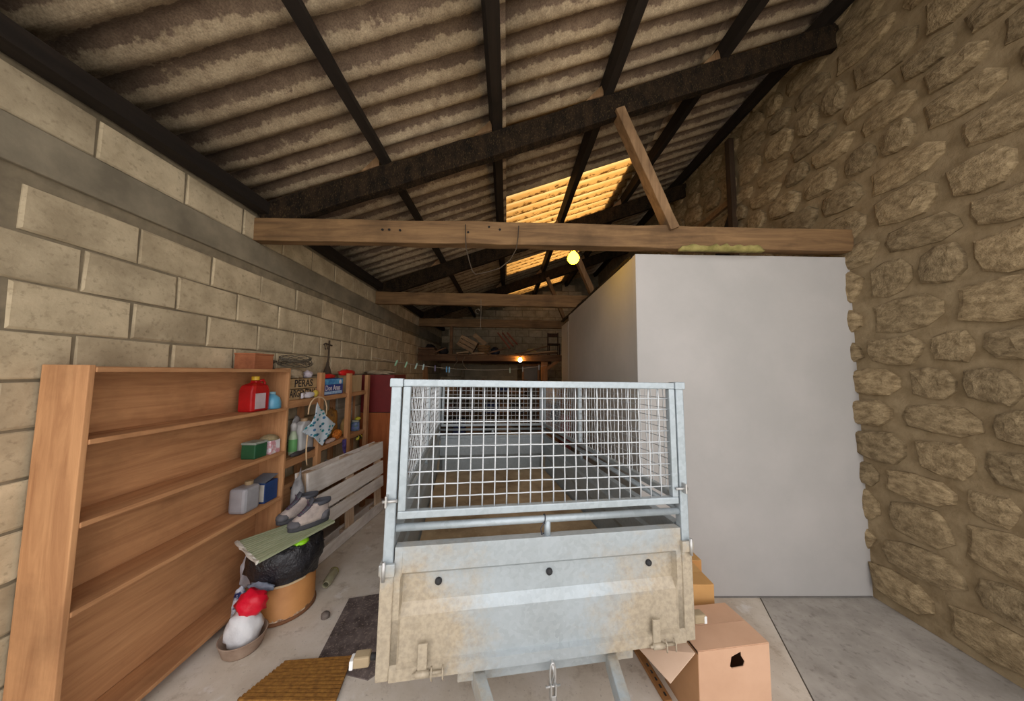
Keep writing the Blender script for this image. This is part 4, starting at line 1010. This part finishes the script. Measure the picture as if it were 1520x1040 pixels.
jd = (j1-j0).normalized(); JR = .032
t = thing('glass_jar', 'empty dusty glass jar lying on its side by the drum', 'jar', (j0+j1)/2)
rotj = Matrix((jd.cross(Vector((0,0,1))), Vector((0,0,1)), -jd)).transposed()
part(MB().lathe([(0,-.085),(JR-.004,-.085),(JR,-.075),(JR,.05),(JR-.008,.066),(JR-.008,.082),(JR-.012,.082),(JR-.006,.05),(JR-.005,-.07),(0,-.075)], (j0+j1)/2+Vector((0,0,JR)), 20, rotj), 'glass', M_('dusty_glass', sRGB(120,116,92), sRGB(160,154,126), 7, .3, 0, 0, spec=.7), t, smooth=True)
part(MB().lathe([(JR-.004,-.087),(JR+.002,-.083),(JR+.002,-.07),(JR-.004,-.068)], (j0+j1)/2+Vector((0,0,JR)), 20, rotj), 'base_ring', plain('olive_glass', sRGB(130,122,70), .4), t, smooth=True)
c = atZ(483,917,0)
single(MB().blob(c+Vector((0,0,.018)), (.028,.028,.022), .35, 2, 88, n=2, flat=.018), 'pebble', M_('pebble', sRGB(96,86,80), sRGB(130,120,112), 20, .9), 'small grey-brown pebble on the concrete before the drum', 'stone', smooth=True)
# mats
def mat_poly(pts, z0, z1): 
    q = [atZ(px, py, 0) for px, py in pts]; return [Vector((p.x, p.y, z0)) for p in q]
bm_ = [atZ(*p,0) for p in ((518,889),(575,880),(560,1000),(546,1010),(466,990))]
single(MB().prism([Vector((p.x,p.y,.0)) for p in bm_], (0,0,.006)), 'rubber_mat', M_('dusty_rubber', sRGB(72,62,60), sRGB(116,104,100), 9, .9, 0, .4, fine=(sRGB(176,160,146), .7)), 'dusty dark rubber mat partly under the trailer', 'mat')
q = [atZ(*p,0) for p in ((424,986),(523,978),(497,1048),(350,1046))]
t = thing('doormat', 'brown ribbed coir doormat on the concrete floor', 'doormat', (sum((p for p in q), Vector())/4))
z_ = .008
q = [Vector((p.x,p.y,z_)) for p in q]
# keep its true rectangle: short edge at the right, long edges running out of view to the left
part(MB().prism([q[0],q[1],q[2],q[3]], (0,0,.006)), 'backing', M_('coir_backing', sRGB(62,40,18), sRGB(84,56,26), 12, .95), t)
COIR = M_('coir', sRGB(122,82,34), sRGB(164,116,52), 40, .95, 0, .6)
for k in range(12):
    u = (k+.5)/12; a_ = q[0].lerp(q[3], u); b2 = q[1].lerp(q[2], u)
    part(MB().bar(a_+Vector((0,0,.010)), b2+Vector((0,0,.010)), .013, .012), 'rib', COIR, t)

# ------------------------------------------------------------------ cardboard boxes beside the trailer
ZT = .36
fl_, fr_, br_ = atZ(1036,967,ZT), atZ(1141,954,ZT), atZ(1091,893,ZT)
ux = (fr_-fl_); ux.z = 0; wbx = ux.length; ux.normalize(); uy = Vector((-ux.y, ux.x, 0)); dbx = (br_-fr_).dot(uy)
t = thing('cardboard_box', 'large cardboard box with a torn hand hole and a loose side flap', 'cardboard box', Vector((fl_.x,fl_.y,0)) + ux*wbx/2 + uy*dbx/2)
def bq(a, b, z): return Vector((fl_.x, fl_.y, 0)) + ux*a + uy*b + Vector((0,0,z))
hole = []
for px_, py_ in ((1083,988),(1085,974),(1099,966),(1100,973),(1105,981),(1103,988),(1086,991)):
    d = ray(px_, py_); o_ = CAM; nn = uy; s_ = (bq(0,0,0)-o_).dot(nn)/d.dot(nn); p = o_ + d*s_
    hole.append(((p-bq(0,0,0)).dot(ux), p.z))
outer = [(0,0),(wbx,0),(wbx,ZT),(0,ZT)]
tri = geometry.tessellate_polygon([[Vector((a,z,0)) for a, z in outer], [Vector((a,z,0)) for a, z in reversed(hole)]])
al = outer + list(reversed(hole))
part(MB().add([bq(a,0,z) for a, z in al], [tuple(f) for f in tri]), 'front_face', CARD, t, solid=.004)
part(MB().add([bq(wbx,0,0),bq(wbx,dbx,0),bq(wbx,dbx,ZT),bq(wbx,0,ZT)], [(0,1,2,3)]), 'side_face', CARD, t, solid=.004)
part(MB().add([bq(0,0,0),bq(0,dbx,0),bq(0,dbx,ZT-.012),bq(0,0,ZT-.012)], [(0,1,2,3)]), 'side_face', M_('brown_cardboard', sRGB(164,124,88), sRGB(180,138,100), 3, .85, 0, .08, spec=.2), t, solid=.004)
part(MB().add([bq(0,dbx,0),bq(wbx,dbx,0),bq(wbx,dbx,ZT),bq(0,dbx,ZT)], [(0,1,2,3)]), 'back_face', CARD, t, solid=.004)
part(MB().add([bq(.001,.001,ZT),bq(wbx,0,ZT+.002),bq(wbx,dbx/2,ZT+.004),bq(.001,dbx/2,ZT+.003)], [(0,1,2,3)]), 'top_flap', CARD, t, solid=.004)
part(MB().add([bq(.001,dbx/2+.003,ZT+.003),bq(wbx,dbx/2+.003,ZT+.004),bq(wbx,dbx,ZT),bq(.001,dbx,ZT)], [(0,1,2,3)]), 'top_flap', CARD, t, solid=.004)
part(MB().add([bq(.002,.002,.006),bq(wbx-.002,.002,.006),bq(wbx-.002,dbx-.002,.006),bq(.002,dbx-.002,.006)], [(0,1,2,3)]), 'bottom', CARD, t, solid=.004)
part(MB().add([bq(-.006,.01,ZT-.014),bq(-.006,dbx,ZT-.014),atZ(948,962,.27),atZ(995,1014,.24)], [(0,1,2,3)]), 'loose_flap', M_('pale_cardboard', sRGB(206,176,152), sRGB(216,188,164), 3, .85, 0, .05, spec=.2), t, solid=.004)
# folded strip of printed carton along its foot
s0, s1 = atZ(948,965,0), atZ(996,1045,0)
dv = (s1-s0).normalized(); sv = Vector((-dv.y,dv.x,0)) 
sv = sv if sv.x > 0 else -sv
t = thing('carton_strip', 'dark brown printed carton strip lying under the trailer corner', 'cardboard', (s0+s1)/2)
part(MB().bar(s0+Vector((0,0,.011))-sv*.012, s1+Vector((0,0,.011))-sv*.012, .04, .02), 'strip', M_('umber_card', sRGB(134,92,52), sRGB(152,108,64), 4, .9), t, bevel=.002)
for k in range(5):
    p = s0.lerp(s1, .35+.13*k) - sv*.012
    part(MB().bar(p+Vector((0,0,.0216)), p+dv*.018+Vector((0,0,.0216)), .010, .001), 'print_mark', BLACK, t)
# orange box behind
ZO = .43
p0 = atZ(1060,868,ZO); p1 = atZ(1043,850,ZO)
yO = p0.y
t = thing('cardboard_box', 'small orange-tan cardboard box behind the larger one', 'cardboard box', (p0.x-.14, yO+.12, 0))
part(MB().box(p0.x-.22, p0.x, yO, yO+.22, 0, ZO), 'carton', CARD2, t, bevel=.003)
for s_ in (0, 1): part(MB().box(p0.x-.219, p0.x-.001, yO+.001+s_*.11, yO+.108+s_*.11, ZO, ZO+.004), 'top_flap', CARD2, t)
p2 = atY(1042,851,yO+.10)
t = thing('cardboard_box', 'flat tall tan carton standing behind the orange-tan box', 'cardboard box', (p2.x-.1, yO+.30, 0))
pz = atY(1033,832,yO+.23).z
part(MB().box(atY(1042,851,yO+.23).x-.16, atY(1042,851,yO+.23).x, yO+.23, yO+.36, 0, pz), 'carton', M_('tan_card', sRGB(184,132,76), sRGB(200,148,90), 3, .85), t, bevel=.003)
part(MB().box(atY(1042,851,yO+.23).x-.159, atY(1042,851,yO+.23).x-.001, yO+.231, yO+.359, pz, pz+.004), 'top_flap', CARD2, t)
pw = atZ(1078,893,.30)
t = thing('cardboard_box', 'low reddish cardboard box against the white partition', 'cardboard box', (pw.x-.12, 2.26, 0))
part(MB().box(pw.x-.19, pw.x-.0, yO+.24+.13, 2.33, 0, .22), 'carton', M_('red_brown_card', sRGB(160,104,70), sRGB(178,122,86), 3, .85), t, bevel=.003)
part(MB().box(pw.x-.189, pw.x-.001, yO+.371, 2.329, .22, .224), 'top_flap', MATS['red_brown_card'], t)

# ------------------------------------------------------------------ lamps
def lamp_emit(name, col, s):
    m, n, l, b = nt(name); b.inputs['Base Color'].default_value = (*col, 1); b.inputs['Emission Color'].default_value = (*col, 1); b.inputs['Emission Strength'].default_value = s; return m
c = atY(851, 383, 2.62)
t = thing('light_bulb', 'round bare bulb glowing yellow beside the top of the white partition', 'lamp', c-Vector((0,0,.05)))
part(MB().lathe([(0,-.052),(.03,-.045),(.05,-.018),(.052,.004),(.04,.032),(.022,.05),(.02,.06)], c, 20), 'bulb', lamp_emit('bulb_glow', (1.0,.52,.008), 22), t, smooth=True)
part(MB().lathe([(.0,.058),(.024,.058),(.024,.11),(.012,.125),(0,.125)], c, 14), 'holder', plain('bakelite', (.03,.02,.015), .5), t, smooth=True)
part(MB().tube([c+Vector((0,0,.12)), c+Vector((.0,-.06,.14)), c+Vector((0,-.18,.13)), Vector((c.x, 2.376, 2.76))], .004, 6), 'cable', BLACK, t)
c = atY(772, 534, 6.55)
t = thing('light_bulb', 'small bare bulb shining warm under the storage platform', 'lamp', c-Vector((0,0,.05)))
part(MB().lathe([(0,-.05),(.025,-.042),(.042,-.015),(.042,.004),(.03,.03),(.018,.05)], c, 18), 'bulb', lamp_emit('bulb_glow_far', (1.0,.50,.12), 45), t, smooth=True)
part(MB().lathe([(0,.048),(.02,.048),(.02,.068),(0,.068)], c, 12), 'holder', MATS['bakelite'], t)
part(MB().tube([c+Vector((0,0,.055)), c+Vector((0,.055,.058))], .005, 6), 'cable', BLACK, t)
# ------------------------------------------------------------------ rope loop and hook cord on the beams
f1 = lambda px, py: atY(px, py, 2.265)
rp = [f1(691,333),f1(691,350),f1(692,368),f1(696,385),f1(701,402),f1(706,407),f1(722,404),f1(742,398),f1(757,386),f1(766,370),f1(769,352),f1(770,335)]
single(MB().tube(rp, .004, 6), 'hanging_rope', plain('old_rope', sRGB(70,58,44), .9), 'thin old rope looped over the beam that meets the white partition', 'rope', smooth=True)
f2 = lambda px, py: atY(px, py, 4.43)
t = thing('hook_cord', 'thin pale cord with a wire hook hanging from the middle tie beam', 'cord', f2(713,490))
part(MB().tube([f2(714,444),f2(714,465),f2(713,490)], .003, 5), 'cord', plain('pale_cord', sRGB(150,140,126), .9), t)
hk = [f2(713,462) + Vector((-.04+.03*math.cos(a), 0, .035*math.sin(a))) for a in [R(x) for x in range(0, 330, 30)]]
part(MB().tube(hk, .003, 5), 'hook', MATS['pale_cord'], t)
# ------------------------------------------------------------------ clothes line and pegs
L0, L1 = Vector((XL+.02, 4.4, atY(552,530,4.4).z)), atY(812,542,5.55)
def line_px(px):
    # the line sags between the block wall and the platform post
    t_ = max(0, min(1, (px-552)/(812-552)))
    return t_
NS = 24
def line_pt(t_): p = L0.lerp(L1, t_); p.z -= .13*4*t_*(1-t_); return p
single(MB().tube([line_pt(k/NS) for k in range(NS+1)], .0035, 5), 'clothes_line', plain('line_cord', sRGB(176,166,150), .8), 'thin sagging clothes line strung across behind the trailer', 'clothes line', smooth=True)
def proj(p):
    q = CR.transposed() @ (p - CAM); return CX + F*q.x/-q.z, CY - F*q.y/-q.z
def t_at(px):
    lo, hi = 0.0, 1.0
    for _ in range(40):
        m_ = (lo+hi)/2
        if proj(line_pt(m_))[0] < px: lo = m_
        else: hi = m_
    return lo
PEGS = [(587,sRGB(150,196,160),22,'pale green clothes peg on the line, first from the block wall'),(602,sRGB(156,200,166),18,'pale green clothes peg on the line, second from the block wall'),
        (617,sRGB(170,200,186),18,'pale green clothes peg on the line, third from the block wall'),(628,sRGB(180,206,200),10,'pale green clothes peg next to the dull purple one'),
        (646,sRGB(84,72,110),0,'dull purple clothes peg alone on the line'),(663,sRGB(70,150,200),0,'bright blue clothes peg paired with a lighter blue one'),
        (667,sRGB(120,180,216),0,'lighter blue clothes peg paired with a bright blue one'),(757,sRGB(176,190,160),0,'pale green clothes peg on the line between blue and grey pegs'),
        (776,sRGB(150,150,140),0,'grey clothes peg hanging below the small warm bulb'),(800,sRGB(150,150,150),0,'grey clothes peg beside the platform post')]
for n_, (px_, colr, tilt, lab) in enumerate(PEGS):
    p = line_pt(t_at(px_))
    t = thing('clothes_peg', lab, 'clothes peg', p-Vector((0,0,.05)), 'pegs on the clothes line', Matrix.Rotation(R(tilt),3,'Y'))
    pm = plain('peg_plastic_%d' % n_, colr, .5)
    for s_ in (-1, 1):
        part(MB().prism([(-.007,s_*.002,.078),(.007,s_*.002,.078),(.009,s_*.006,.045),(.008,s_*.008,-.012),(-.008,s_*.008,-.012),(-.009,s_*.006,.045)], (0,s_*.006,0)), 'leg', pm, t, local=True)
    part(MB().tube([(-.01,-.008,.035),(.01,.0,.035),(-.01,.008,.035)], .002, 5), 'spring', ZINC, t, local=True)
# ------------------------------------------------------------------ storage platform at the back
PY = 6.62
ZPF = 2.0
PW1, PW2 = sRGB(84,60,42), sRGB(124,92,64)
PLX = wood('platform_wood_x', PW1, PW2, 'x'); PLYY = wood('platform_wood_y', PW1, PW2, 'y'); PLZ = wood('platform_wood_z', sRGB(120,84,54), sRGB(166,120,80), 'z')
t = thing('storage_platform', 'dark timber storage platform crammed with old wood under the far truss', 'platform', (-.4, 7.5, 0))
part(MB().bar((XL+.02, PY, ZPF-.06), (1.25, PY, ZPF-.05), .06, .12, seg=12, jit=.004), 'front_joist', PLX, t)
part(MB().bar((XL+.02, 8.6, ZPF-.06), (1.25, 8.6, ZPF-.06), .06, .12), 'rear_joist', PLX, t)
random.seed(91)
x = XL+.03
while x < 1.15:
    w = random.uniform(.16, .24); part(MB().box(x, min(x+w, 1.25), PY-.06+random.uniform(-.05,.02), 8.8, ZPF, ZPF+.028), 'deck_plank', PLYY, t); x += w+.008
for px_ in (670,): part(MB().box(atY(px_,500,6.66).x-.03, atY(px_,500,6.66).x+.03, 6.64, 6.70, ZPF+.03, 2.64), 'short_post', PLX, t)
cpx = atY(808,545,6.7).x
for x in (cpx,):
    part(MB().box(x-.07, x+.07, 6.66, 6.78, 0, ZPF-.12), 'post', PLZ, t)
part(MB().bar((cpx-.02,6.62,1.68), (1.14,6.62,1.92), .05, .06), 'brace', PLZ, t)
PZ = ZPF+.028
SL = wood('dusty_crate', sRGB(130,104,78), sRGB(170,140,106), 'x')
def slat_crate(c, w, d, h, rot, label, mat=SL):
    t = thing('slatted_crate', label, 'crate', c, None, rot)
    for z in (h*.02, h*.36, h*.70):
        for y in (-d/2, d/2-.012): part(MB().box(-w/2, w/2, y, y+.012, z, z+h*.28), 'slat', mat, t, local=True)
    for x in (-w/2, w/2-.014): part(MB().box(x, x+.014, -d/2+.012, d/2-.012, 0, h), 'end_board', mat, t, local=True)
    part(MB().box(-w/2+.014, w/2-.014, -d/2+.012, d/2-.012, 0, .012), 'bottom', mat, t, local=True)
    return t
c = atY(690,522,6.85)
slat_crate(Vector((c.x, 6.9, PZ+.13)), .40, .3, .26, Matrix.Rotation(R(28),3,'Y'), 'pale slatted wooden crate lying tilted on the platform')
c = atY(714,508,6.8)
single(MB().bar((c.x-.16, 6.82, PZ+.46), (c.x+.10, 6.82, PZ+.23), .05, .10), 'plank_offcut', SL, 'short pale plank propped on the wicker basket', 'plank', bevel=.003)
c = atY(718,527,6.8)
t = thing('wicker_basket', 'round brown wicker basket beside the tilted crate', 'basket', (c.x, 6.82, PZ))
WK = wood('wicker', sRGB(124,92,60), sRGB(160,124,84), 'x')
for k in range(6):
    r_ = .10+.008*k; pts = [Vector((c.x + r_*math.cos(a)*(1+.02*(j%2)), 6.82 + r_*math.sin(a)*(1+.02*(j%2)), PZ+.02+.034*k)) for j, a in enumerate([2*math.pi*i/20 for i in range(20)])]
    part(MB().tube(pts, .017, 6, closed=True), 'woven_band', WK, t, smooth=True)
part(MB().lathe([(0,0),(.1,0),(.1,.012),(0,.012)], (c.x,6.82,PZ), 18), 'base', WK, t)
RED1 = wood('red_plank', sRGB(120,60,44), sRGB(156,88,64), 'z')
for i, (pa, pb, lab) in enumerate((((739,494),(757,517),'reddish plank leaning at a slant on the platform, next to the basket'),((746,494),(762,514),'reddish plank leaning at a slant on the platform, in the middle of three'),((753,494),(768,511),'reddish plank leaning at a slant on the platform, farthest from the basket'))):
    a_, b2 = atY(*pa, 6.95+.08*i), atY(*pb, 6.80+.08*i)
    single(MB().bar(a_, b2, .03, .06, up=(0,1,0)), 'leaning_plank', RED1, lab, 'plank', group='leaning red planks', bevel=.002)
c = atY(788,515,6.8)
single(MB().blob(Vector((c.x,6.85,PZ+.07)), (.13,.1,.085), .35, 3, 93, flat=.07, crease=.4), 'cream_cloth', M_('cream_cloth', sRGB(170,146,96), sRGB(206,184,130), 6, .9, 0, .4), 'crumpled cream cloth lying on the platform', 'cloth', smooth=True)
for i, (px0, px1, z_, lab) in enumerate(((619,650,.0,'long dark plank at the bottom of the stack by the block wall'),(620,648,.05,'long dark plank second in the stack by the block wall'),(618,646,.10,'long dark plank topping the stack by the block wall'))):
    a_, b2 = atY(px0,520,6.75), atY(px1,520,6.75)
    single(MB().box(a_.x+.05, b2.x, 6.66, 6.9, PZ+z_+.001, PZ+z_+.045), 'stacked_plank', PLX, lab, 'plank', group='stacked planks on the platform')
c = atY(650,512,6.9)
for i, (px_, r_, lab) in enumerate(((638,.14,'dark lumpy sack beside the stacked planks'),(658,.11,'smaller dark sack by the short post'))):
    c = atY(px_,505,7.15)
    single(MB().blob(Vector((c.x,7.2,PZ+r_*.8)), (r_,r_*.8,r_), .3, 3, 95+i, flat=r_*.78, crease=.3), 'dark_sack', M_('soot_sack', sRGB(34,30,30), sRGB(60,54,52), 6, .8), lab, 'sack', smooth=True)
c = atY(735,515,6.95)
single(MB().blob(Vector((c.x,7.05,PZ+.09)), (.11,.1,.11), .3, 3, 98, flat=.088), 'black_bundle', M_('blue_black', sRGB(24,26,34), sRGB(52,56,70), 6, .5), 'small blue-black bundle behind the leaning red planks', 'bundle', smooth=True)
# old chair on the platform
c = atY(818,520,6.75)
t = thing('old_chair', 'dark old wooden chair standing on the platform end', 'chair', (c.x+.08, 6.95, PZ))
CH = wood('dark_chair', sRGB(50,34,26), sRGB(80,56,40), 'z')
x0, x1, y0_, y1_ = c.x-.04, c.x+.22, 6.82, 7.10
part(MB().box(x0, x1, y0_, y1_, PZ+.25, PZ+.28), 'seat', CH, t, bevel=.003)
for x in (x0+.012, x1-.012):
    for y in (y0_+.012, y1_-.012): part(MB().box(x-.012, x+.012, y-.012, y+.012, PZ, PZ+.25 if y < 7 else PZ+.55), 'leg', CH, t)
part(MB().box(x0, x1, y1_-.02, y1_, PZ+.45, PZ+.54), 'backrest', CH, t)
single(MB().bar((atY(765,512,6.7).x, 6.68, PZ+.02), (1.1, 6.70, PZ+.05), .1, .04, seg=6, jit=.006), 'rough_beam', PLX, 'rough dark beam lying along the platform edge', 'beam')

# scrap timber strewn over the platform
random.seed(131)
SCR = [((770,520),(812,514),'thin scrap batten lying across the platform beside the cream cloth'),((778,524),(826,521),'broad scrap board lying flat under the old chair'),
       ((643,524),(662,516),'scrap lath sticking up by the tilted crate'),((678,526),(696,522),'short scrap plank lying before the tilted crate'),
       ((724,524),(752,516),'scrap lath propped beside the blue-black bundle'),((700,526),(719,524),'flat scrap board lying before the wicker basket')]
for i, (pa, pb, lab) in enumerate(SCR):
    yy_ = 6.59
    a_, b2 = atY(*pa, yy_), atY(*pb, yy_)
    a_.z = PZ+.02; b2.z = max(b2.z, PZ+.02)
    single(MB().bar(a_, b2, .05+.03*(i%2), .03), 'scrap_timber', SL if i % 2 else PLX, lab, 'timber', group='scrap timber on the platform')
for i, (px_, lab) in enumerate(((676,'rope end dangling below the platform under the tilted crate'),(690,'second rope end dangling below the platform, beside the first'))):
    p = atY(px_, 529, 6.56)
    single(MB().tube([p, p+Vector((.05*(1-2*i),0,-.10)), p+Vector((-.03,0,-.2)), p+Vector((.04,0,-.26))], .009, 6), 'rope_end', plain('grey_rope', sRGB(110,96,80), .9), lab, 'rope', smooth=True)

# ------------------------------------------------------------------ things in the dark under the platform, seen over and through the mesh
GD = M_('grey_green_paint', sRGB(92,86,72), sRGB(116,108,90), 3, .8)
a_, b2 = atY(690,541,7.3), atY(768,541,7.3)
t = thing('old_door', 'grey-green painted old door leaning in the dark under the platform', 'door', ((a_.x+b2.x)/2, 7.3, 0))
part(MB().box(a_.x, b2.x, 7.3, 7.34, 0, a_.z), 'leaf', GD, t, bevel=.004)
for i in range(2):
    w_ = (b2.x-a_.x)/2
    part(MB().box(a_.x+w_*i+.1, a_.x+w_*(i+1)-.1, 7.29, 7.30, .25, 1.55), 'panel', GD, t, bevel=.004)
a_, b2 = atY(775,540,7.2), atY(801,540,7.2)
t = thing('window_frame', 'old narrow window frame leaning beside the grey-green door', 'window frame', ((a_.x+b2.x)/2, 7.2, 0))
for x in (a_.x, b2.x-.05): part(MB().box(x, x+.05, 7.2, 7.25, 0, a_.z+.02), 'stile', wood('frame_wood', sRGB(96,70,50), sRGB(130,98,72), 'z'), t)
for z in (.0, .8, a_.z-.05): part(MB().box(a_.x+.05, b2.x-.05, 7.2, 7.25, z, z+.05), 'rail', MATS['frame_wood'], t)
part(MB().box(a_.x+.05, b2.x-.05, 7.222, 7.228, .05, a_.z-.05), 'pane', plain('dusty_pane', sRGB(70,64,56), .5), t)
single(MB().bar((atY(636,540,7.1).x,7.12,0),(atY(630,541,7.1).x,7.12,1.75),.14,.03,up=(0,1,0)), 'dark_plank', PLZ, 'brown plank standing against the clutter by the block wall', 'plank')
# rack seen through the rear mesh
t = thing('storage_rack', 'dark open storage rack seen through the rear mesh', 'rack', (-.45, 6.3, 0))
RK = wood('rack_wood', sRGB(70,50,36), sRGB(106,78,54), 'x')
for x in (-1.35,-.5,.38):
    for y in (6.05,6.45): part(MB().box(x-.03,x+.03,y-.03,y+.03,0,1.5), 'post', RK, t)
for z in (.35,.8,1.22): part(MB().box(-1.38,.41,6.02,6.48,z,z+.03), 'shelf', RK, t)
random.seed(97)
cols_ = [(sRGB(60,44,32),'dark brown'),(sRGB(30,40,84),'navy blue'),(sRGB(120,84,52),'tan'),(sRGB(44,40,40),'charcoal'),(sRGB(140,112,84),'beige'),(sRGB(84,52,40),'rust brown')]
k = 0
for z in (.38,.83,1.25):
    x = -1.28
    for i in range(5):
        w = random.uniform(.18,.28); h = random.uniform(.16,.34) if z < 1.2 else random.uniform(.12,.26)
        if -.54 < x + w and x < -.46: x = -.44
        if x + w > .33: break
        cc, nm = cols_[k % 6]; zlab = {.38:'lowest', .83:'middle', 1.25:'top'}[z]; ord_ = ['first','second','third','fourth','fifth'][i]
        tt = thing('storage_box', '%s storage box, %s from the block wall on the %s rack shelf' % (nm, ord_, zlab), 'box', (x+w/2, 6.25, z), 'boxes on the dark rack')
        mm_ = plain('box_'+nm.replace(' ','_'), cc, .8)
        part(MB().box(x, x+w, 6.12, 6.40, z, z+h*.82), 'body', mm_, tt, bevel=.006)
        part(MB().box(x-.006, x+w+.006, 6.114, 6.406, z+h*.82, z+h), 'lid', mm_, tt, bevel=.006)
        x += w+.03; k += 1
# stacked boards, sack, tools between trailer and partition, beyond the side mesh
t = thing('plank_stack', 'brown boards standing upright against the white partition side', 'boards', (.93, 4.6, 0))
BR = wood('board_brown', sRGB(120,86,58), sRGB(160,122,86), 'z')
for i in range(5): part(MB().box(.975-.03*(i%3), 1.0-.03*(i%3), 4.75+.16*i, 4.90+.16*i, 0, 1.25+.06*((i*7)%4)), 'board', BR, t)
c = atY(822,588,5.72)
t = thing('wooden_chest', 'brown wooden chest with a sack on it beyond the trailer side', 'chest', (c.x, 5.9, 0))
part(MB().box(c.x-.22, c.x+.25, 5.72, 6.10, 0, 1.0), 'body', PLZ, t, bevel=.004)
part(MB().box(c.x-.24, c.x+.27, 5.70, 6.12, 1.0, 1.03), 'lid', PLX, t, bevel=.004)
single(MB().blob(Vector((c.x,5.9,1.03+.17)), (.19,.15,.2), .25, 2.5, 99, flat=.165, crease=.2), 'tan_sack', M_('tan_sack', sRGB(170,130,80), sRGB(200,160,104), 6, .9, 0, .4), 'plump tan sack standing on the wooden chest', 'sack', smooth=True)
c = atY(838,606,5.2)
single(MB().blob(Vector((.83,5.25,.93)), (.08,.1,.15), .3, 2.5, 101), 'navy_jacket', M_('navy_cloth', sRGB(26,28,46), sRGB(50,54,76), 6, .9), 'dark navy jacket hanging on the boards by the partition', 'jacket', smooth=True)
single(MB().box(.78,.90,4.35,4.6,0,1.02), 'red_plank', plain('dull_red', sRGB(120,44,44), .7), 'dull red painted board standing beside the trailer', 'board', bevel=.003)
